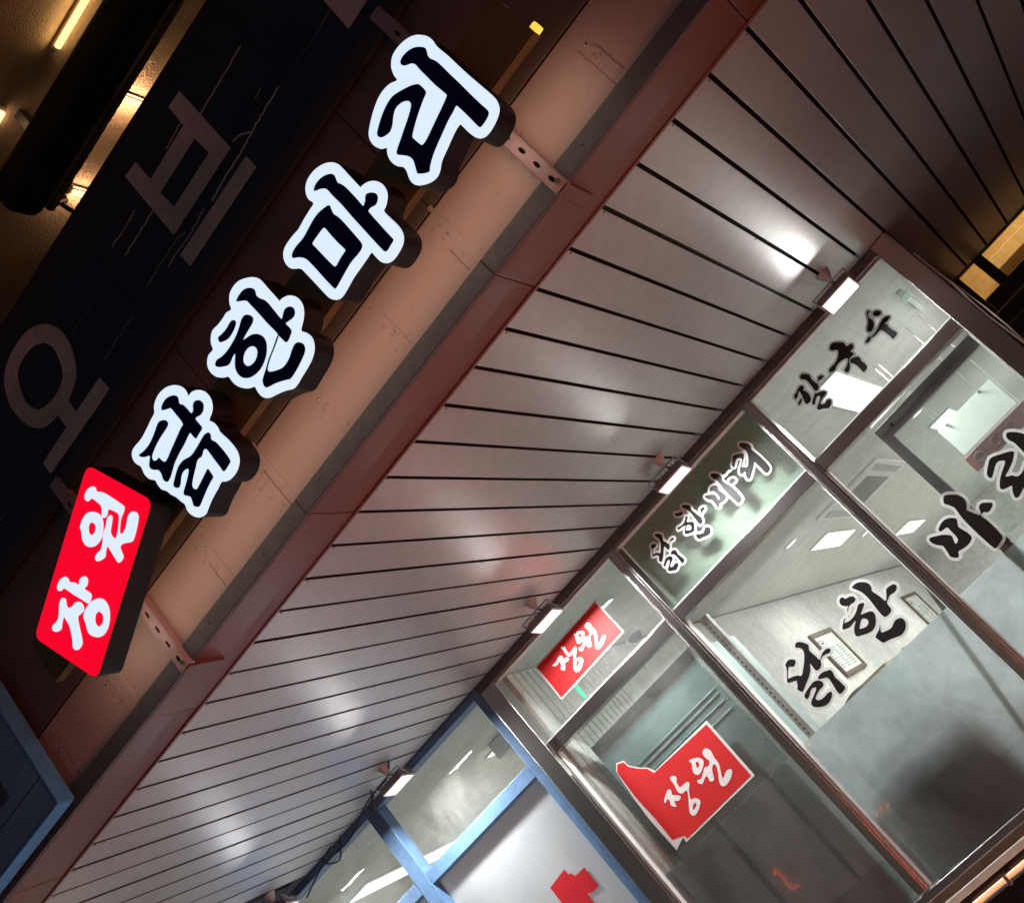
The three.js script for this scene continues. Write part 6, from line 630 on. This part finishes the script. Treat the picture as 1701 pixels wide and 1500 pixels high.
// ---------------------------------------------------------------- blue shop front next door
{
  const f = thing('blue_shop_front', 'blue painted shop front with pale panes beside the steel front', 'shop front');
  const zb = -0.06, z1 = 0.02;
  mesh('header', rb(-6.5, -2.596, 2.894, 2.931, zb, z1 + 0.006, 0.004), M.blue, f);
  mesh('jamb', rb(-2.642, -2.5915, 0, 2.893, zb, z1 + 0.004, 0.004), M.blue, f);
  for (const x of [-3.415, -4.27, -5.12]) mesh('mullion', rb(x - 0.078, x, 0, 2.893, zb, z1, 0.004), M.blue, f);
  for (const [a, b] of [[-3.414, -2.643], [-4.269, -3.494], [-5.119, -4.349]]) {
    mesh('transom_bar', rb(a, b, 2.455, 2.52, zb, z1 - 0.003, 0.004), M.blue, f);
    mesh('transom_pane', bx(a - 0.005, b + 0.005, 2.516, 2.897, -0.034, -0.030), M.glass, f);
    mesh('tall_pane', bx(a - 0.005, b + 0.005, 0.3, 2.458, -0.034, -0.030), M.glass, f);
    mesh('white_film', bx(a, b, 0.31, 2.45, -0.040, -0.037), M.filmWhite, f);
    mesh('bottom_panel', bx(a, b, 0, 0.299, zb, 0), M.blue, f);
  }
  structure('next_shop_ceiling', bx(-6.5, -2.61, 2.9, 2.96, -6, -0.062), std(lin(0.62, 0.63, 0.56), 0.85, 0, { map: speck }));
  structure('next_shop_wall', bx(-2.609, -2.601, 0.1, 2.899, -6, -0.062), M.wall);
  structure('next_shop_wall', bx(-6.5, -2.61, 0.1, 2.899, -6.1, -6), M.wall);
  structure('next_shop_wall', bx(-6.6, -6.5, 0.1, 2.899, -6, -0.062), M.wall);
  structure('next_shop_floor', bx(-6.5, -2.61, 0.02, 0.1, -6, -0.07), M.floor);
  const lamps = [[-4.48, -1.5, 0.17, 1.3], [-3.22, -1.6, 0.17, 1.4], [-4.48, -4, 0.17, 1.3], [-3.22, -4.2, 0.17, 1.3]];
  lamps.forEach(([x, z, w, d], i) => {
    const t = thing('next_shop_light', ['long ceiling light seen through the outer blue transom panes', 'long ceiling light seen through the blue transom pane beside the steel jamb', 'long ceiling light deep in the next shop, far column', 'long ceiling light deep in the next shop, near column'][i], 'ceiling light', [x, 2.9, z], 'ceiling lights in the next shop');
    mesh('frame', rb(-w / 2 - 0.01, w / 2 + 0.01, -0.012, -0.002, -d / 2 - 0.01, d / 2 + 0.01, 0.003), M.vinylWhite, t);
    mesh('light_panel', bx(-w / 2, w / 2, -0.014, -0.0125, -d / 2, d / 2), glow(1.0, 1.0, 0.95, 2.2), t);
    area(1.0, 1.0, 0.96, 40, w, d, [x, 2.884, z], [x, 0, z]);
  });
  const u = thing('ceiling_unit', 'beige ceiling unit hanging behind the blue transom pane', 'ceiling unit', [-3.02, 2.9, -1.05]);
  mesh('body', rb(-0.16, 0.16, -0.1, -0.002, -0.3, 0.3, 0.012), std(lin(0.42, 0.4, 0.35), 0.6), u);
  mesh('vent', rb(-0.1, 0.1, -0.108, -0.1005, -0.22, 0.22, 0.003), std(lin(0.25, 0.24, 0.21), 0.6), u);
}
tag(mesh('hanging_cable', merge([tube([[-3.02, 2.925, 0.29], [-3.1, 2.895, 0.25], [-3.3, 2.90, 0.2], [-3.55, 2.86, 0.14], [-3.8, 2.88, 0.1], [-4.0, 2.84, 0.08]], 0.0045, 60, 6), tube([[-3.25, 2.925, 0.2], [-3.33, 2.86, 0.16], [-3.36, 2.9, 0.13], [-3.31, 2.92, 0.12]], 0.004, 30, 6), tube([[-3.6, 2.91, 0.12], [-3.7, 2.84, 0.1], [-3.78, 2.89, 0.1], [-3.7, 2.92, 0.09]], 0.004, 30, 6)]), M.cable), 'tangled black cable drooping from the soffit along the blue front', 'cable');

// ---------------------------------------------------------------- recess on the other side of the steel column
{
  const t = thing('recess_wall', 'dark clapboard wall with warm lit windows under the canopy', 'wall');
  const dark = std(lin(0.02, 0.021, 0.024), 0.5, 0, { map: grain }), z = -1.45;
  for (let i = 0; i < 34; i++) mesh('clapboard', rb(0.047, 1.6, 0.02 + i * 0.078, 0.094 + i * 0.078, z - 0.03, z + 0.005 * ((i % 2) ? 1 : 1.15), 0.003), dark, t);
  mesh('head_rail', rb(0.047, 1.6, 2.926, 2.932, z - 0.03, z + 0.012, 0.002), dark, t);
  mesh('head_beam', bx(0.047, 1.6, 2.9405, 3.0, z - 0.04, z + 0.004), dark, t);
  mesh('window_post', rb(0.047, 0.112, 2.675, 2.925, z - 0.04, z + 0.008, 0.003), dark, t);
  mesh('window_post', rb(0.211, 0.263, 2.757, 2.925, z - 0.04, z + 0.008, 0.003), dark, t);
  mesh('window_post', rb(0.93, 0.99, 2.757, 2.925, z - 0.04, z + 0.008, 0.003), dark, t);
  mesh('window_sill', rb(0.113, 1.6, 2.675, 2.756, z - 0.04, z + 0.006, 0.003), dark, t);
  mesh('window_pane', bx(0.112, 0.212, 2.755, 2.926, z - 0.02, z - 0.017), M.glass, t);
  mesh('window_pane', bx(0.262, 0.931, 2.755, 2.926, z - 0.02, z - 0.017), M.glass, t);
  const warm = std(lin(0.78, 0.6, 0.36), 0.7, 0, { map: grain });
  const r = thing('warm_room', 'warm lit room with a ledge seen through the clapboard wall windows', 'room');
  mesh('room_wall', merge([bx(0.05, 1.6, 2.0, 3.6, z - 1.3, z - 1.25), bx(0.04, 0.06, 2.0, 3.6, z - 1.25, z - 0.045), bx(1.58, 1.6, 2.0, 3.6, z - 1.25, z - 0.045)]), warm, r);
  mesh('room_ceiling', bx(0.05, 1.6, 3.6, 3.65, z - 1.3, z - 0.045), warm, r);
  mesh('ledge', rb(0.3, 1.5, 3.0, 3.08, z - 1.24, z - 0.95, 0.006), warm, r);
  mesh('light_tube', rb(0.3, 1.5, 3.56, 3.58, z - 0.6, z - 0.57, 0.006), glow(1, 0.72, 0.32, 2.5), r);
  area(1, 0.68, 0.32, 120, 1.2, 0.03, [0.9, 3.555, z - 0.585], [0.9, 2, z - 0.75]);
  const s = thing('recess_side_wall', 'dark side wall of the recess beside the steel column', 'wall');
  mesh('wall_face', bx(0.0305, 0.0465, 0, 2.93, -1.41, -0.061), dark, s);
  mesh('wall_head', bx(0.0305, 0.066, 2.941, 3.0, -1.44, 0.018), dark, s);
  tag(mesh('white_cable', merge([tube([[0.052, 2.80, 0.0], [0.056, 2.6, 0.03], [0.05, 2.45, 0.035], [0.06, 2.2, 0.03], [0.055, 1.8, 0.03]], 0.004, 50, 6), tube([[0.06, 2.62, 0.02], [0.068, 2.4, 0.03], [0.06, 2.15, 0.02], [0.066, 1.9, 0.02]], 0.003, 40, 6)]), M.cableWhite), 'white cables clipped down the edge of the steel column', 'cable');
}

// ---------------------------------------------------------------- across the street: what the glass mirrors
{
  const t = thing('opposite_building', 'dark building across the street with a few lit signs', 'building');
  mesh('wall', bx(-14, 14, 0, 9, 14, 14.5), std(lin(0.12, 0.11, 0.1), 0.8, 0, { map: grain }), t);
  for (let i = 0; i < 9; i++) mesh('window', rb(-12.5 + i * 2.9, -11 + i * 2.9, 4.4, 5.8, 13.95, 13.99, 0.01), std(lin(0.02, 0.02, 0.03), 0.1), t);
  for (let i = 0; i < 4; i++) {
    const x = -9.6 + i * 5.2;
    mesh('shop_window', bx(x, x + 3.6, 0.5, 2.6, 13.96, 13.99), glow(1.0, 0.8, 0.6, 0.22), t);
    for (const q of [0, 1.2, 2.4, 3.6]) mesh('window_bar', bx(x + q - 0.04, x + q + 0.04, 0.45, 2.65, 13.9, 13.959), M.black, t);
  }
  const signs = [[-6.45, 2.35, [1, 0.4, 0.15], 'two orange neon dots beside the shop windows across the street'], [-8.2, 1.05, [1, 0.12, 0.06], 'red neon hook low on the building across the street'], [-6.3, 0.98, [1, 0.16, 0.08], 'short red neon dashes low on the building across the street'], [-9.3, 0.9, [1, 0.8, 0.7], 'small whitish neon dashes low on the building across the street']];
  signs.forEach(([x, y, c, label], k) => {
    const s = thing('neon_sign', label, 'neon sign', [x, y, 13.9], 'neon signs across the street');
    const dash = [[[0, 0, 0], [0.02, 0.05, 0], [0.03, 0.07, 0]], [[0.12, 0.02, 0], [0.13, 0.05, 0], [0.15, 0.09, 0]], [[0.2, 0, 0], [0.24, 0.03, 0], [0.28, 0.02, 0]]];
    for (const d of k === 0 ? dash.slice(0, 2) : k === 1 ? [[[0, 0.3, 0], [0.05, 0.35, 0], [0.08, 0.2, 0], [0.06, 0, 0], [0.2, -0.05, 0]]] : dash) mesh('neon_tube', tube(d, 0.02, 16, 6), glow(...c, 3), s);
  });
}
{
  const c = [1.0, 0.2, 0.1], t = thing('standing_sign', 'red lit standing sign box on the pavement near the road', 'standing sign', [0.62, 0, 3.2]);
  mesh('foot', rb(-0.2, 0.2, 0.001, 0.12, -0.32, 0.32, 0.02), M.black, t);
  mesh('frame', rb(-0.09, 0.09, 0.121, 1.5, -0.3, 0.3, 0.02), M.black, t);
  for (const q of [-1, 1]) mesh('sign_face', rb(q * 0.092 - 0.002, q * 0.092 + 0.002, 0.18, 1.46, -0.26, 0.26, 0.001), glow(...c, 1), t);
  for (const q of [-1, 1]) area(...c, 22, 0.52, 1.28, [0.62 + q * 0.1, 0.82, 3.2], [0.62 + q * 2, 0.82, 3.2]);
}

scene.traverse(o => { if (o.isMesh) o.castShadow = o.receiveShadow = true; });
renderer.render(scene, camera);
